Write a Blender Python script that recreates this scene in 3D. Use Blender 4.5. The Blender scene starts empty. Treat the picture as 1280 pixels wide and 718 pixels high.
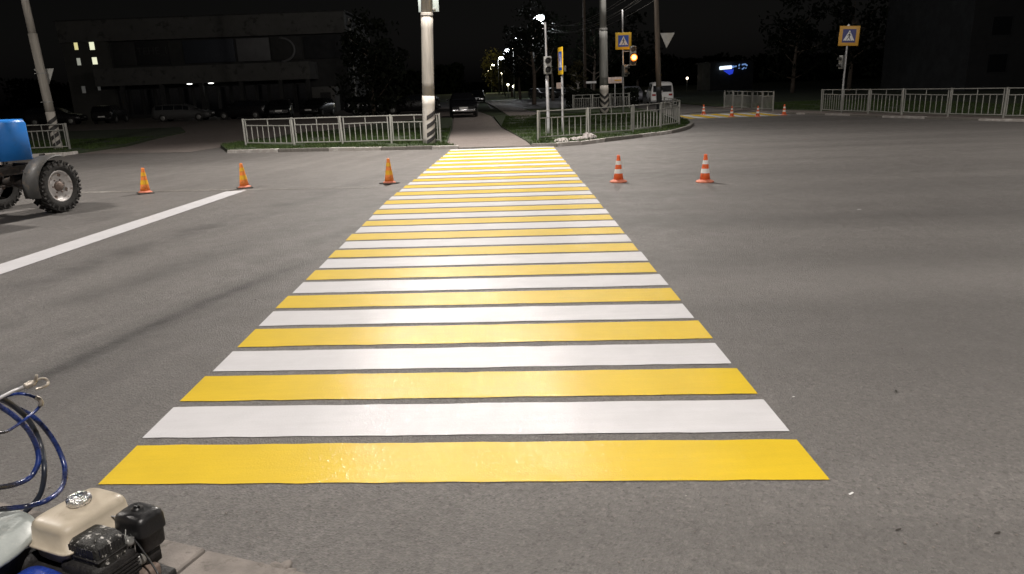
import bpy, bmesh, math, random
from mathutils import Vector, Matrix, noise
R = math.radians
random.seed(7)
scene = bpy.context.scene
col = scene.collection
PI = math.pi
# ------------------------------------------------------------------ camera model (ground survey from the photo)
F = 910.; TH = math.atan(251/910.); PH = R(2.1); H = 1.8
def ray(px, py):
    x = (px-640)/F; y = -(py-359)/F; z = -1.
    c, s = math.cos(-PH), math.sin(-PH)
    x, y = x*c-y*s, x*s+y*c
    a = PI/2-TH
    y, z = y*math.cos(a)-z*math.sin(a), y*math.sin(a)+z*math.cos(a)
    return x, y, z
def at(px, py, z=0.):                       # photo pixel -> point on the level z
    x, y, w = ray(px, py); t = (z-H)/w
    return (x*t, y*t, z)
def on(px, py, Y):                          # photo pixel -> point on the vertical plane at depth Y
    x, y, w = ray(px, py); t = Y/y
    return Vector((x*t, Y, H+w*t))
def hd(px, py, d):                          # photo pixel -> point d metres out (measured level)
    x, y, w = ray(px, py); t = d/math.hypot(x, y)
    return Vector((x*t, y*t, H+w*t))
# ------------------------------------------------------------------ materials
MATS = {}
class NT:
    def __init__(s, m):
        s.t = m.node_tree; s.n = s.t.nodes; s.l = s.t.links
    def new(s, kind, **kw):
        nd = s.n.new(kind)
        for k, v in kw.items(): setattr(nd, k, v)
        return nd
    def put(s, sock, v):
        if v is None: return
        if hasattr(v, 'links') or isinstance(v, bpy.types.NodeSocket): s.l.new(v, sock)
        else: sock.default_value = v
    def m(s, op, a, b=None, c=None, clamp=False):
        nd = s.new('ShaderNodeMath', operation=op); nd.use_clamp = clamp
        s.put(nd.inputs[0], a); s.put(nd.inputs[1], b); s.put(nd.inputs[2], c)
        return nd.outputs[0]
    def noise(s, vec, scale, detail=3., rough=.55, dist=0.):
        nd = s.new('ShaderNodeTexNoise'); s.put(nd.inputs['Vector'], vec)
        nd.inputs['Scale'].default_value = scale; nd.inputs['Detail'].default_value = detail
        nd.inputs['Roughness'].default_value = rough; nd.inputs['Distortion'].default_value = dist
        return nd.outputs['Fac']
    def vor(s, vec, scale):
        nd = s.new('ShaderNodeTexVoronoi'); s.put(nd.inputs['Vector'], vec); nd.inputs['Scale'].default_value = scale
        return nd
    def rng(s, v, a, b, c=0., d=1.):
        nd = s.new('ShaderNodeMapRange'); s.put(nd.inputs['Value'], v)
        for i, q in zip((1, 2, 3, 4), (a, b, c, d)): nd.inputs[i].default_value = q
        return nd.outputs[0]
    def mix(s, f, a, b):
        nd = s.new('ShaderNodeMix', data_type='RGBA'); s.put(nd.inputs[0], f)
        for i, q in ((6, a), (7, b)):
            if isinstance(q, tuple): q = (*q[:3], 1.)
            s.put(nd.inputs[i], q)
        return nd.outputs[2]
    def comb(s, x, y, z=0.):
        nd = s.new('ShaderNodeCombineXYZ'); s.put(nd.inputs[0], x); s.put(nd.inputs[1], y); s.put(nd.inputs[2], z)
        return nd.outputs[0]
def base(name):
    m = bpy.data.materials.new(name); m.use_nodes = True; MATS[name] = m
    t = NT(m); b = t.n['Principled BSDF']
    return m, t, b
def mat(name, c, rough=.6, metal=0., var=.25, scale=6., bump=.0, bscale=60., c2=None, dirt=None, dscale=9., dth=(.55, .65), spec=.5, obj=True):
    m, t, b = base(name)
    tc = t.new('ShaderNodeTexCoord'); v = tc.outputs['Object'] if obj else t.new('ShaderNodeNewGeometry').outputs['Position']
    n1 = t.noise(v, scale, 4.)
    lo = tuple(q*(1-var) for q in c); hi = tuple(min(1., q*(1+var)) for q in (c2 or c))
    cc = t.mix(t.rng(n1, .3, .7), lo, hi)
    if dirt: cc = t.mix(t.rng(t.noise(v, dscale, 5., .65), *dth), cc, dirt)
    t.put(b.inputs['Base Color'], cc)
    t.put(b.inputs['Roughness'], t.rng(t.noise(v, scale*3, 3.), .3, .7, max(.03, rough-.1), min(1, rough+.1)))
    b.inputs['Metallic'].default_value = metal; b.inputs['Specular IOR Level'].default_value = spec
    if bump:
        bp = t.new('ShaderNodeBump'); bp.inputs['Strength'].default_value = bump; bp.inputs['Distance'].default_value = .01
        t.put(bp.inputs['Height'], t.noise(v, bscale, 4., .6)); t.put(b.inputs['Normal'], bp.outputs[0])
    return m
def glow(name, c, e):
    m, t, b = base(name)
    b.inputs['Base Color'].default_value = (*c, 1); b.inputs['Emission Color'].default_value = (*c, 1); b.inputs['Emission Strength'].default_value = e
    return m
def asphalt(name, c0, c1, main=True):
    m, t, b = base(name)
    P = t.new('ShaderNodeNewGeometry').outputs['Position']
    sp = t.new('ShaderNodeSeparateXYZ'); t.put(sp.inputs[0], P); X, Y = sp.outputs[0], sp.outputs[1]
    big = t.noise(P, .35, 4., .6)
    cc = t.mix(t.rng(big, .3, .7), c0, c1)
    # crushed-stone aggregate
    v1 = t.vor(P, 85.); g1 = t.new('ShaderNodeSeparateColor'); t.put(g1.inputs[0], v1.outputs['Color'])
    cc = t.mix(t.rng(g1.outputs[0], .80, .97, 0., .42), cc, (.30, .28, .26))
    cc = t.mix(t.rng(g1.outputs[1], .78, .95, 0., .45), cc, (.035, .032, .03))
    v3 = t.vor(P, 42.); g3 = t.new('ShaderNodeSeparateColor'); t.put(g3.inputs[0], v3.outputs['Color'])
    cc = t.mix(t.rng(g3.outputs[0], .0, .35, .26, 0.), cc, (.055, .05, .047)); cc = t.mix(t.rng(g3.outputs[1], .75, 1., 0., .30), cc, (.30, .28, .265))
    pit = t.noise(P, 24., 5., .75); cc = t.mix(t.rng(pit, .61, .69, 0., .45), cc, (.04, .036, .034))
    n3 = t.noise(P, 38., 4., .7)
    cc = t.mix(t.rng(n3, .35, .7, .0, .40), cc, (.07, .065, .06))
    v2 = t.vor(P, 9.); g2 = t.new('ShaderNodeSeparateColor'); t.put(g2.inputs[0], v2.outputs['Color'])
    peb = t.m('MULTIPLY', t.rng(v2.outputs['Distance'], .045, .09, 1., 0.), t.m('GREATER_THAN', g2.outputs[0], .80))
    cc = t.mix(t.m('MULTIPLY', peb, .7), cc, (.02, .018, .016))
    peb = t.m('MULTIPLY', t.rng(v2.outputs['Distance'], .03, .06, 1., 0.), t.m('LESS_THAN', g2.outputs[1], .10))
    cc = t.mix(t.m('MULTIPLY', peb, .7), cc, (.42, .40, .37))
    if main:
        # wheel lanes: along the crossing traffic on the right, sweeping turning tracks on the left
        wob = t.noise(t.comb(t.m('MULTIPLY', X, .08), t.m('MULTIPLY', Y, .3)), 1., 2.)
        Yw = t.m('ADD', t.m('ADD', Y, t.m('MULTIPLY', X, .085)), t.m('MULTIPLY', wob, .8))
        lane = t.noise(t.comb(t.m('MULTIPLY', X, .07), Yw), .62, 3., .5)
        f = t.rng(lane, .36, .64)
        turn = t.m('SUBTRACT', t.m('ADD', X, 3.27), t.m('MULTIPLY', t.m('MULTIPLY', t.m('SUBTRACT', Y, 4.3), 1.), .21))
        lane2 = t.noise(t.comb(turn, t.m('MULTIPLY', Y, .09)), 2.2, 4., .6)
        left = t.rng(X, -2.5, 1.0, 1., 0.)
        f = t.m('ADD', t.m('MULTIPLY', f, t.m('SUBTRACT', 1., left)), t.m('MULTIPLY', t.m('MULTIPLY', t.rng(lane2, .36, .64), .5), left))
        cc = t.mix(t.m('MULTIPLY', f, .62), cc, tuple(q*.55 for q in c0))
        # traffic bands worn across the right half, edges wandering
        right = t.rng(X, .8, 2.6, 0., 1.)
        for yc, hw, amt, k in ((9.5, .55, .42, .58), (4.55, .9, .38, .6), (18.5, 1.6, .30, .62), (6.45, .7, .40, 1.32), (11.6, 1.0, .25, 1.22)):
            q = t.rng(t.m('ABSOLUTE', t.m('SUBTRACT', t.m('ADD', Yw, t.m('MULTIPLY', big, .9)), yc+1.05)), hw*.3, hw*1.25, 1., 0.)
            q = t.m('MULTIPLY', t.m('MULTIPLY', q, right), t.rng(t.noise(P, .9, 4., .6), .25, .6, .5, 1.))
            cc = t.mix(t.m('MULTIPLY', q, amt), cc, tuple(v_*k for v_ in c0))
        # one dark tyre scuff sweeping past the crossing
        u = t.m('SUBTRACT', Y, 4.3)
        xc = t.m('ADD', t.m('ADD', -3.27, t.m('MULTIPLY', u, .16)), t.m('MULTIPLY', t.m('MULTIPLY', u, u), .035))
        d = t.m('ABSOLUTE', t.m('SUBTRACT', X, xc))
        s1 = t.m('ADD', t.m('MULTIPLY', t.rng(d, .03, .34, 1., 0.), .58), t.m('MULTIPLY', t.rng(d, .0, .13, 1., 0.), .42))
        s1 = t.m('MULTIPLY', s1, t.m('MULTIPLY', t.rng(Y, 1.8, 3., 0., 1.), t.rng(Y, 6.8, 9., 1., 0.)))
        s1 = t.m('MULTIPLY', s1, t.rng(t.noise(P, 5., 4., .7), .3, .6, .6, 1.))
        cc = t.mix(t.m('MULTIPLY', s1, .92), cc, tuple(q*.12 for q in c0))
        for dx, wd_, am in ((-.55, .25, .22), (-1.25, .35, .25), (.45, .2, .2), (-2.3, .5, .3)):
            q = t.rng(t.m('ABSOLUTE', t.m('SUBTRACT', t.m('SUBTRACT', X, xc), t.m('ADD', dx, t.m('MULTIPLY', t.m('MULTIPLY', u, u), dx*.012)))), wd_*.2, wd_, 1., 0.)
            q = t.m('MULTIPLY', q, t.m('MULTIPLY', t.rng(Y, 13., 18., 1., 0.), t.rng(t.noise(P, 1.4, 4., .65), .4, .62, 0., 1.)))
            cc = t.mix(t.m('MULTIPLY', t.m('MULTIPLY', q, am*2.4), t.rng(X, -1.9, -2.1, 0., 1.)), cc, tuple(q_*.45 for q_ in c0))
        q = t.m('MULTIPLY', t.rng(t.m('SUBTRACT', X, xc), -.1, .35, 0., 1.), t.m('MULTIPLY', t.rng(X, -1.9, -2.2, 0., 1.), t.rng(Y, 9., 6., 0., 1.)))
        cc = t.mix(t.m('MULTIPLY', q, .35), cc, tuple(q_*.55 for q_ in c0))
        # light scuffed lane at the left of the crossing and darker second-hand strip by the far kerb
        s2 = t.m('MULTIPLY', t.rng(t.m('ADD', Y, t.m('MULTIPLY', big, 1.2)), 20.4, 22.0, 0., 1.), t.rng(X, -5, -8, 0., 1.))
        cc = t.mix(t.m('MULTIPLY', s2, .45), cc, tuple(q*.45 for q in c0))
        # oil drips and pale dust
        oil = t.rng(t.noise(P, 1.3, 5., .7, .4), .66, .74)
        cc = t.mix(t.m('MULTIPLY', oil, .5), cc, tuple(q*.35 for q in c0))
        # soft-edged darker patch on the road beside the tractor
        px = t.m('SUBTRACT', X, -6.9); py = t.m('SUBTRACT', Y, 11.6)
        dd = t.m('SQRT', t.m('ADD', t.m('MULTIPLY', px, px), t.m('MULTIPLY', py, py)))
        dark_patch = t.rng(t.m('ADD', dd, t.m('MULTIPLY', t.noise(P, 2.5, 4.), .8)), .95, 1.25, 1., 0.)
        cc = t.mix(t.m('MULTIPLY', dark_patch, .3), cc, tuple(q*.4 for q in c0))
    t.put(b.inputs['Base Color'], cc)
    t.put(b.inputs['Roughness'], t.rng(t.noise(P, 3., 4.), .3, .7, .46, .62))
    b.inputs['Specular IOR Level'].default_value = .30
    bp = t.new('ShaderNodeBump'); bp.inputs['Strength'].default_value = .9; bp.inputs['Distance'].default_value = .005
    t.put(bp.inputs['Height'], t.m('ADD', t.m('MULTIPLY', v1.outputs['Distance'], 1.2), t.noise(P, 160., 3., .7)))
    t.put(b.inputs['Normal'], bp.outputs[0])
    return m
def paint(name, c, worn=.0, coat=.23, tint=None):
    m, t, b = base(name)
    P = t.new('ShaderNodeNewGeometry').outputs['Position']
    n = t.noise(P, 3.5, 5., .6)
    cc = t.mix(t.rng(n, .3, .7), tuple(q*.90 for q in c), c)
    # roller laps run across each bar; thin patches let a little road through
    mp = t.new('ShaderNodeMapping'); t.put(mp.inputs[0], P); mp.inputs['Scale'].default_value = (.7, 9., 1.); mp.inputs['Rotation'].default_value = (0, 0, .057)
    cc = t.mix(t.rng(t.noise(mp.outputs[0], 2.4, 4., .6), .35, .7, 0., .35), cc, tuple(q*.80 for q in c))
    cc = t.mix(t.rng(t.noise(P, 55., 5., .8), .60, .72, 0., .30), cc, tuple(q*.55 for q in c))
    n2 = t.noise(P, 130., 4., .8)
    cc = t.mix(t.rng(n2, .26, .42, .12, 0.), cc, tint or tuple(q*.6 for q in c))
    if worn:
        w = t.m('ADD', t.noise(P, 14., 6., .75), t.m('MULTIPLY', t.noise(P, 1.1, 3.), .3))
        cc = t.mix(t.rng(w, .62-.1*worn, .78-.1*worn), cc, (.13, .12, .11))
    # tyre dust dragged over the paint
    sp = t.new('ShaderNodeSeparateXYZ'); t.put(sp.inputs[0], P)
    lane = t.noise(t.comb(t.m('MULTIPLY', sp.outputs[0], .5), t.m('MULTIPLY', sp.outputs[1], .25)), 2.6, 4., .6)
    cc = t.mix(t.rng(lane, .52, .75, 0., .13), cc, tuple(q*.5 for q in c))
    t.put(b.inputs['Base Color'], cc)
    b.inputs['Roughness'].default_value = .55; b.inputs['Specular IOR Level'].default_value = .3
    bp = t.new('ShaderNodeBump'); bp.inputs['Strength'].default_value = .35; bp.inputs['Distance'].default_value = .004
    t.put(bp.inputs['Height'], t.noise(P, 90., 4., .65)); t.put(b.inputs['Normal'], bp.outputs[0])
    # glossy skin of the fresh paint: each bead and blister tilts its own way
    bead = t.vor(P, 85.); bp = t.new('ShaderNodeBump'); bp.inputs['Strength'].default_value = .8; bp.inputs['Distance'].default_value = .0035
    t.put(bp.inputs['Height'], t.m('ADD', t.m('MULTIPLY', bead.outputs['Distance'], .8), t.noise(P, 22., 4., .6)))
    b.inputs['Coat Weight'].default_value = coat; b.inputs['Coat Roughness'].default_value = .13; b.inputs['Coat IOR'].default_value = 1.5
    t.put(b.inputs['Coat Normal'], bp.outputs[0])
    return m
def concrete(name, c, worn_paint=None):
    m, t, b = base(name)
    P = t.new('ShaderNodeNewGeometry').outputs['Position']
    st = t.new('ShaderNodeMapping'); t.put(st.inputs[0], P); st.inputs['Scale'].default_value = (5., 5., .35)
    cc = t.mix(t.rng(t.noise(st.outputs[0], 2.2, 5., .65), .3, .7), tuple(q*.66 for q in c), tuple(q*1.12 for q in c))
    cc = t.mix(t.rng(t.noise(P, 22., 4., .7), .55, .8, 0., .5), cc, tuple(q*.5 for q in c))
    if worn_paint:
        w = t.noise(P, 4.5, 6., .7)
        cc = t.mix(t.rng(w, .40, .50), cc, worn_paint)
    t.put(b.inputs['Base Color'], cc); b.inputs['Roughness'].default_value = .8
    bp = t.new('ShaderNodeBump'); bp.inputs['Strength'].default_value = .3; bp.inputs['Distance'].default_value = .01
    t.put(bp.inputs['Height'], t.noise(P, 60., 4., .7)); t.put(b.inputs['Normal'], bp.outputs[0])
    return m
asphalt('asphalt', (.148, .140, .134), (.176, .167, .160))
asphalt('asphalt_path', (.19, .162, .15), (.23, .196, .18), main=False)
paint('white_paint', (.60, .595, .615)); paint('yellow_paint', (.66, .455, .008), tint=(.50, .31, .005))
paint('old_white_paint', (.36, .35, .33), worn=1.2, coat=.0)
concrete('pole_concrete', (.29, .27, .24)); concrete('pole_brown', (.15, .125, .105)); concrete('pole_grey', (.24, .24, .23))
concrete('pole_white', (.50, .48, .45), (.38, .355, .32)); concrete('kerb_grey', (.15, .14, .125)); concrete('kerb_white', (.48, .46, .44), (.30, .28, .26))
mat('black_paint', (.022, .02, .02), .6, var=.4, scale=30, obj=False); mat('dark_trim', (.012, .012, .013), .5)
mat('near_kerb', (.185, .165, .15), .85, var=.25, scale=8, bump=.5, bscale=90, dirt=(.09, .08, .07), dscale=14, dth=(.55, .7), obj=False)
mat('fence_paint', (.262, .262, .242), .5, var=.15, scale=3, dirt=(.20, .14, .09), dscale=18, dth=(.62, .75), obj=False)
mat('galvanised', (.40, .40, .41), .45, .35, var=.2, scale=4)
mat('dull_metal', (.26, .26, .25), .5, .6, var=.3, scale=9)
mat('sign_back', (.42, .42, .40), .5, .2, var=.15, scale=3); mat('sign_pale', (.30, .34, .33), .45, var=.1, scale=3)
mat('sign_yellow', (.75, .46, .02), .4, var=.05, scale=2); mat('sign_orange', (.62, .33, .04), .45, var=.06, scale=2)
mat('sign_blue', (.008, .075, .48), .4, var=.05, scale=2); mat('sign_navy', (.012, .02, .17), .4, var=.05)
mat('sign_white', (.78, .78, .80), .4, var=.04, scale=2); mat('sign_pink', (.58, .46, .42), .5, var=.25, scale=5); mat('sign_red', (.35, .10, .06), .5)
mat('cone_orange', (.78, .13, .03), .45, var=.12, scale=12, dirt=(.35, .09, .03), dscale=20); mat('cone_faded', (.80, .22, .04), .5, var=.2, scale=12, dirt=(.4, .16, .05), dscale=14)
mat('cone_white', (.78, .76, .74), .35, var=.08, scale=10); mat('cone_yellow', (.78, .42, .02), .4, var=.1, scale=10)
mat('cone_base', (.62, .20, .12), .7, var=.25, scale=14); mat('rubber_base', (.05, .045, .04), .8)
mat('tractor_blue', (.022, .19, .60), .38, var=.08, scale=3, dirt=(.03, .15, .42), dscale=6, dth=(.55, .8))
mat('fender_grey', (.040, .039, .037), .6, var=.2, scale=5, bump=.15, bscale=30, dirt=(.085, .07, .055), dscale=8)
mat('tyre', (.016, .015, .014), .85, var=.3, scale=14, bump=.3, bscale=50, dirt=(.045, .04, .034), dscale=10, dth=(.55, .75))
mat('rim_white', (.46, .44, .43), .5, .15, var=.2, scale=9, dirt=(.14, .10, .08), dscale=10, dth=(.52, .68)); mat('hub_brown', (.16, .12, .10), .7, .2, var=.4, scale=14)
mat('iron_dark', (.045, .04, .037), .6, .4, var=.4, scale=16, bump=.3, bscale=60, dirt=(.12, .08, .06), dscale=14)
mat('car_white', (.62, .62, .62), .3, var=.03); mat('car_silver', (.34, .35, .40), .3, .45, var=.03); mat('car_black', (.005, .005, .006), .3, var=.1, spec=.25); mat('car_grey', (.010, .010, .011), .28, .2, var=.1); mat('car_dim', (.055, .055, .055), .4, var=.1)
mat('glass', (.008, .009, .011), .08, var=.1, spec=.7); mat('chrome', (.75, .75, .77), .18, .9, var=.05); mat('lamp_glass', (.65, .65, .68), .1, .4, var=.05); mat('tail_red', (.25, .012, .01), .25); mat('plate', (.6, .6, .58), .5)
mat('tank_cream', (.40, .35, .275), .42, var=.10, scale=9, bump=.08, bscale=40, dirt=(.25, .205, .15), dscale=11, dth=(.58, .78))
mat('black_plastic', (.009, .009, .010), .40, var=.3, scale=25, bump=.12, bscale=160); mat('soot', (.010, .009, .009), .65, var=.5, scale=30, bump=.5, bscale=90)
mat('splattered', (.020, .020, .019), .5, .2, var=.5, scale=40, bump=.6, bscale=120, dirt=(.42, .41, .39), dscale=46, dth=(.57, .63))
mat('foil', (.72, .71, .70), .26, .85, var=.25, scale=50, bump=1., bscale=55, dirt=(.10, .11, .15), dscale=26, dth=(.54, .57))
mat('lid_grey', (.30, .325, .315), .45, var=.13, scale=9, bump=.15, bscale=30, dirt=(.42, .43, .41), dscale=16, dth=(.55, .75)); mat('pump_blue', (.02, .05, .30), .3, var=.3, scale=12, dirt=(.5, .45, .45), dscale=12, dth=(.66, .70))
mat('hose_blue', (.010, .030, .16), .30, var=.4, scale=20, dirt=(.012, .013, .02), dscale=7, dth=(.42, .6)); mat('hose_dark', (.014, .018, .028), .4, var=.4, scale=18); mat('brass', (.42, .38, .33), .38, .7, var=.35, scale=40, bump=.3, bscale=150)
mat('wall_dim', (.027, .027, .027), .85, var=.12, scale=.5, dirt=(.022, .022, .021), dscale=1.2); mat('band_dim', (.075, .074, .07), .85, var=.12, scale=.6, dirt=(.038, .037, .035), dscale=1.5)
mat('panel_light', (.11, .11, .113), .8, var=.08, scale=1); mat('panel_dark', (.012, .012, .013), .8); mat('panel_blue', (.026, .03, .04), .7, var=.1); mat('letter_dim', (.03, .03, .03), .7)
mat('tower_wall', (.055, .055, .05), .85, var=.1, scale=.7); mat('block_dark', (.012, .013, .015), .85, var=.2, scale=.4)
mat('sheeting', (.24, .22, .21), .6, var=.15, scale=12, dirt=(.3, .26, .23), dscale=12); mat('bark', (.09, .07, .055), .9, var=.35, scale=8, bump=.6, bscale=25); mat('bark_pale', (.34, .32, .30), .85, var=.5, scale=9)
mat('wire', (.16, .155, .15), .6); mat('chip', (.7, .7, .7), .6); mat('dirt_clod', (.03, .026, .022), .9); mat('insulator', (.6, .6, .6), .3)
def foliage(name, c, c2):
    m, t, b = base(name)
    P = t.new('ShaderNodeNewGeometry').outputs['Position']
    cc = t.mix(t.rng(t.noise(P, 1.3, 3.), .35, .65), c, c2); cc = t.mix(t.rng(t.noise(P, 14., 2.), .35, .65, 0., .6), cc, tuple(q*.55 for q in c))
    t.put(b.inputs['Base Color'], cc); b.inputs['Roughness'].default_value = .85; b.inputs['Specular IOR Level'].default_value = .08
    return m
foliage('leaf_green', (.006, .008, .005), (.011, .013, .008)); foliage('leaf_dark', (.007, .010, .006), (.012, .015, .009)); foliage('leaf_yellow', (.07, .065, .02), (.11, .09, .03)); foliage('leaf_brown', (.06, .05, .025), (.05, .055, .03))
foliage('grass_blade', (.032, .058, .017), (.052, .07, .024))
def soil(name):
    m, t, b = base(name)
    P = t.new('ShaderNodeNewGeometry').outputs['Position']
    cc = t.mix(t.rng(t.noise(P, .7, 4., .6), .35, .65), (.022, .038, .014), (.036, .05, .02))
    cc = t.mix(t.rng(t.noise(P, 2.3, 5., .7), .58, .72), cc, (.085, .07, .05))
    cc = t.mix(t.rng(t.noise(P, 40., 4., .7), .4, .65, 0., .6), cc, (.02, .03, .012))
    t.put(b.inputs['Base Color'], cc); b.inputs['Roughness'].default_value = .95
    bp = t.new('ShaderNodeBump'); bp.inputs['Strength'].default_value = .8; bp.inputs['Distance'].default_value = .04
    t.put(bp.inputs['Height'], t.noise(P, 30., 4., .7)); t.put(b.inputs['Normal'], bp.outputs[0])
soil('turf')
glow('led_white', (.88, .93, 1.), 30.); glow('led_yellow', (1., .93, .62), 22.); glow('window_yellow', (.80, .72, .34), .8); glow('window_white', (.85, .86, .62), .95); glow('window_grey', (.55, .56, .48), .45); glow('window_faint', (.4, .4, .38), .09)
glow('amber', (1., .52, .16), 9.); glow('amber_core', (1., .55, .20), 3.2); glow('amber_halo', (1., .30, .05), .9); glow('neon_white', (.72, .86, 1.), 1.6); glow('neon_blue', (.03, .07, .85), .55); glow('neon_mid', (.25, .45, .9), .5); glow('canopy_light', (1., 1., .95), 3.)
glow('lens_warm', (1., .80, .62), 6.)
# ------------------------------------------------------------------ mesh helpers
class MB:
    def __init__(s): s.b = bmesh.new()
    def box(s, lo, hi, M=None, bev=0., seg=2, smooth=False, taper=None):
        n0 = len(s.b.verts)
        r = bmesh.ops.create_cube(s.b, size=1.); vs = r['verts']
        c = [(lo[i]+hi[i])/2 for i in range(3)]; d = [hi[i]-lo[i] for i in range(3)]
        for v in vs:
            k = 1. if v.co.z < 0 or taper is None else taper
            v.co = Vector((v.co.x*d[0]*k+c[0], v.co.y*d[1]*k+c[1], v.co.z*d[2]+c[2]))
        if bev:
            es = {e for v in vs for e in v.link_edges}
            r = bmesh.ops.bevel(s.b, geom=list(es), offset=bev, segments=seg, profile=.5, affect='EDGES')
            vs = list({v for f in r['faces'] for v in f.verts} | {v for v in vs if v.is_valid})
            for v in list(vs):
                for f in v.link_faces: f.smooth = True
        if M is not None:
            for v in vs: v.co = M @ v.co
        return s
    def ring(s, pts):
        return [s.b.verts.new(p) for p in pts]
    def loft(s, rings, cap=True, smooth=True, closed=True):
        R_ = [s.ring(r) for r in rings]; n = len(R_[0])
        for a, c in zip(R_, R_[1:]):
            for i in range(n if closed else n-1):
                j = (i+1) % n
                f = s.b.faces.new((a[i], a[j], c[j], c[i])); f.smooth = smooth
        if cap:
            try: s.b.faces.new(R_[0][::-1]); s.b.faces.new(R_[-1])
            except ValueError: pass
        return s
    def lathe(s, prof, n=24, M=None, smooth=True, cap=True):
        rings = []
        for r, z in prof:
            rr = [Vector((r*math.cos(2*PI*i/n), r*math.sin(2*PI*i/n), z)) for i in range(n)]
            rings.append([M @ p for p in rr] if M is not None else rr)
        return s.loft(rings, cap, smooth)
    def tube(s, pts, r, n=8, cap=True):
        pts = [Vector(p) for p in pts]; rings = []; up = None
        for i, p in enumerate(pts):
            a = pts[max(0, i-1)]; c = pts[min(len(pts)-1, i+1)]; t = (c-a).normalized()
            if up is None: up = Vector((0, 0, 1)) if abs(t.z) < .9 else Vector((1, 0, 0))
            x = t.cross(up).normalized(); y = x.cross(t).normalized(); up = y
            q = r[i] if isinstance(r, (list, tuple)) else r
            rings.append([p+x*q*math.cos(2*PI*k/n)+y*q*math.sin(2*PI*k/n) for k in range(n)])
        return s.loft(rings, cap)
    def bar(s, a, c, w, h=None):
        a, c = Vector(a), Vector(c); h = h or w; t = (c-a).normalized()
        up = Vector((0, 0, 1)) if abs(t.z) < .9 else Vector((0, 1, 0))
        x = t.cross(up).normalized()*w/2; y = x.cross(t).normalized()*h/2
        return s.loft([[p+x+y, p-x+y, p-x-y, p+x-y] for p in (a, c)], True, False)
    def poly(s, pts, th=None, d=None):              # flat polygon, given thickness th along d
        pts = [Vector(p) for p in pts]
        if th is None:
            s.b.faces.new(s.ring(pts)); return s
        dv = Vector(d)*th
        return s.loft([pts, [p+dv for p in pts]], True, False)
    def build(s, name, m, parent=None, loc=None):
        me = bpy.data.meshes.new(name)
        bmesh.ops.recalc_face_normals(s.b, faces=s.b.faces[:])
        s.b.to_mesh(me); s.b.free()
        me.materials.append(MATS[m] if isinstance(m, str) else m)
        o = bpy.data.objects.new(name, me); col.objects.link(o)
        if parent: o.parent = parent
        if loc: o.location = loc
        return o
def tag(o, label, cat=None, group=None, kind=None):
    o['label'] = label
    if cat: o['category'] = cat
    if group: o['group'] = group
    if kind: o['kind'] = kind
    return o
def empty(name, loc=(0, 0, 0), rz=0., rx=0., ry=0.):
    o = bpy.data.objects.new(name, None); col.objects.link(o); o.location = loc; o.rotation_euler = (rx, ry, rz); o.empty_display_size = .2
    return o
KIDS = {}
def copy_tree(o, parent=None):
    c = o.copy(); col.objects.link(c); c.parent = parent
    for ch in list(o.children): copy_tree(ch, c)
    return c
def Txy(loc, rz=0.): return Matrix.Translation(Vector(loc)) @ Matrix.Rotation(rz, 4, 'Z')
def catmull(P, k=8):
    P = [Vector(p) for p in P]; P = [P[0]*2-P[1]]+P+[P[-1]*2-P[-2]]; out = []
    for i in range(1, len(P)-2):
        for j in range(k):
            t = j/k; a, b_, c, d = P[i-1:i+3]
            out.append(.5*((2*b_)+(c-a)*t+(2*a-5*b_+4*c-d)*t*t+(3*b_-a-3*c+d)*t**3))
    out.append(P[-2]); return out
# ------------------------------------------------------------------ ground, road, verges
def sheet(name, pts, z, m, label, kind='structure', cat='ground', th=None):
    b = MB()
    if th: b.poly([(p[0], p[1], z) for p in pts], th, (0, 0, -1))
    else: b.poly([(p[0], p[1], z) for p in pts])
    o = b.build(name, m); tag(o, label, cat, kind=kind); return o
sheet('ground', [(-900, -300), (900, -300), (900, 1500), (-900, 1500)], -.02, 'turf', 'dark open ground stretching away past the junction to the horizon')
sheet('road', [(-90, -6), (90, -6), (90, 24.2), (60, 24.2), (26, 24.2), (18.4, 25.2), (18.0, 60), (20, 130), (10, 130), (5.0, 104), (-60, 104), (-60, 40), (-90, 25)], 0, 'asphalt', 'grey asphalt road of the wide junction with tyre tracks', cat='road')
# far kerb: (pixel, is painted white)
KL = [(284, 192.0), (347.4, 190.6), (411, 189.4), (475.8, 188.2), (540, 187.2), (572, 186.6)]
KR = [(664, 184.2), (697, 183.7), (727, 181.6), (756, 177.8), (780, 174.9), (803.4, 171.9), (822, 169.6), (840, 167.1), (852, 164.4), (861.4, 161.4), (867.2, 157.2), (866, 154.6), (863.3, 152.4), (857, 150.2), (850.6, 148.4)]
gl = [Vector(at(*p)) for p in KL]; gr = [Vector(at(*p)) for p in KR]
def kerb_stone(a, c, m, parent, w=.15, h=.11, inward=1):
    a, c = Vector(a), Vector(c); t = (c-a).normalized(); n = Vector((-t.y, t.x, 0))*w*inward; g = t*.006
    b = MB(); lo, hi = [], []
    P = [a+g, c-g, c-g+n, a+g+n]
    b.loft([[p+Vector((0, 0, -.05)) for p in P], [p+Vector((0, 0, h-.015)) for p in P], [p+Vector((0, 0, h))+((a+c)/2+n/2-p)*.04 for p in P]], True, False)
    return b.build('kerb_stone', m, parent)
def kerb_run(name, pts, white, label, h=.11, split=1., rr=random.Random(3)):
    e = empty(name, tuple(pts[0])); tag(e, label, 'kerb', kind='structure')
    e.location = (0, 0, 0)
    for i in range(len(pts)-1):
        a, c = Vector(pts[i]), Vector(pts[i+1]); n = max(1, round((c-a).length/split))
        for k in range(n):
            kerb_stone(a.lerp(c, k/n), a.lerp(c, (k+1)/n), 'kerb_white' if white[i] else 'kerb_grey', e, h=h+rr.uniform(-.012, .008))
    return e
kerb_run('kerb', gl, [1, 0, 1, 0, 1], 'far kerb left of the path with alternate white painted stones')
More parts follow.
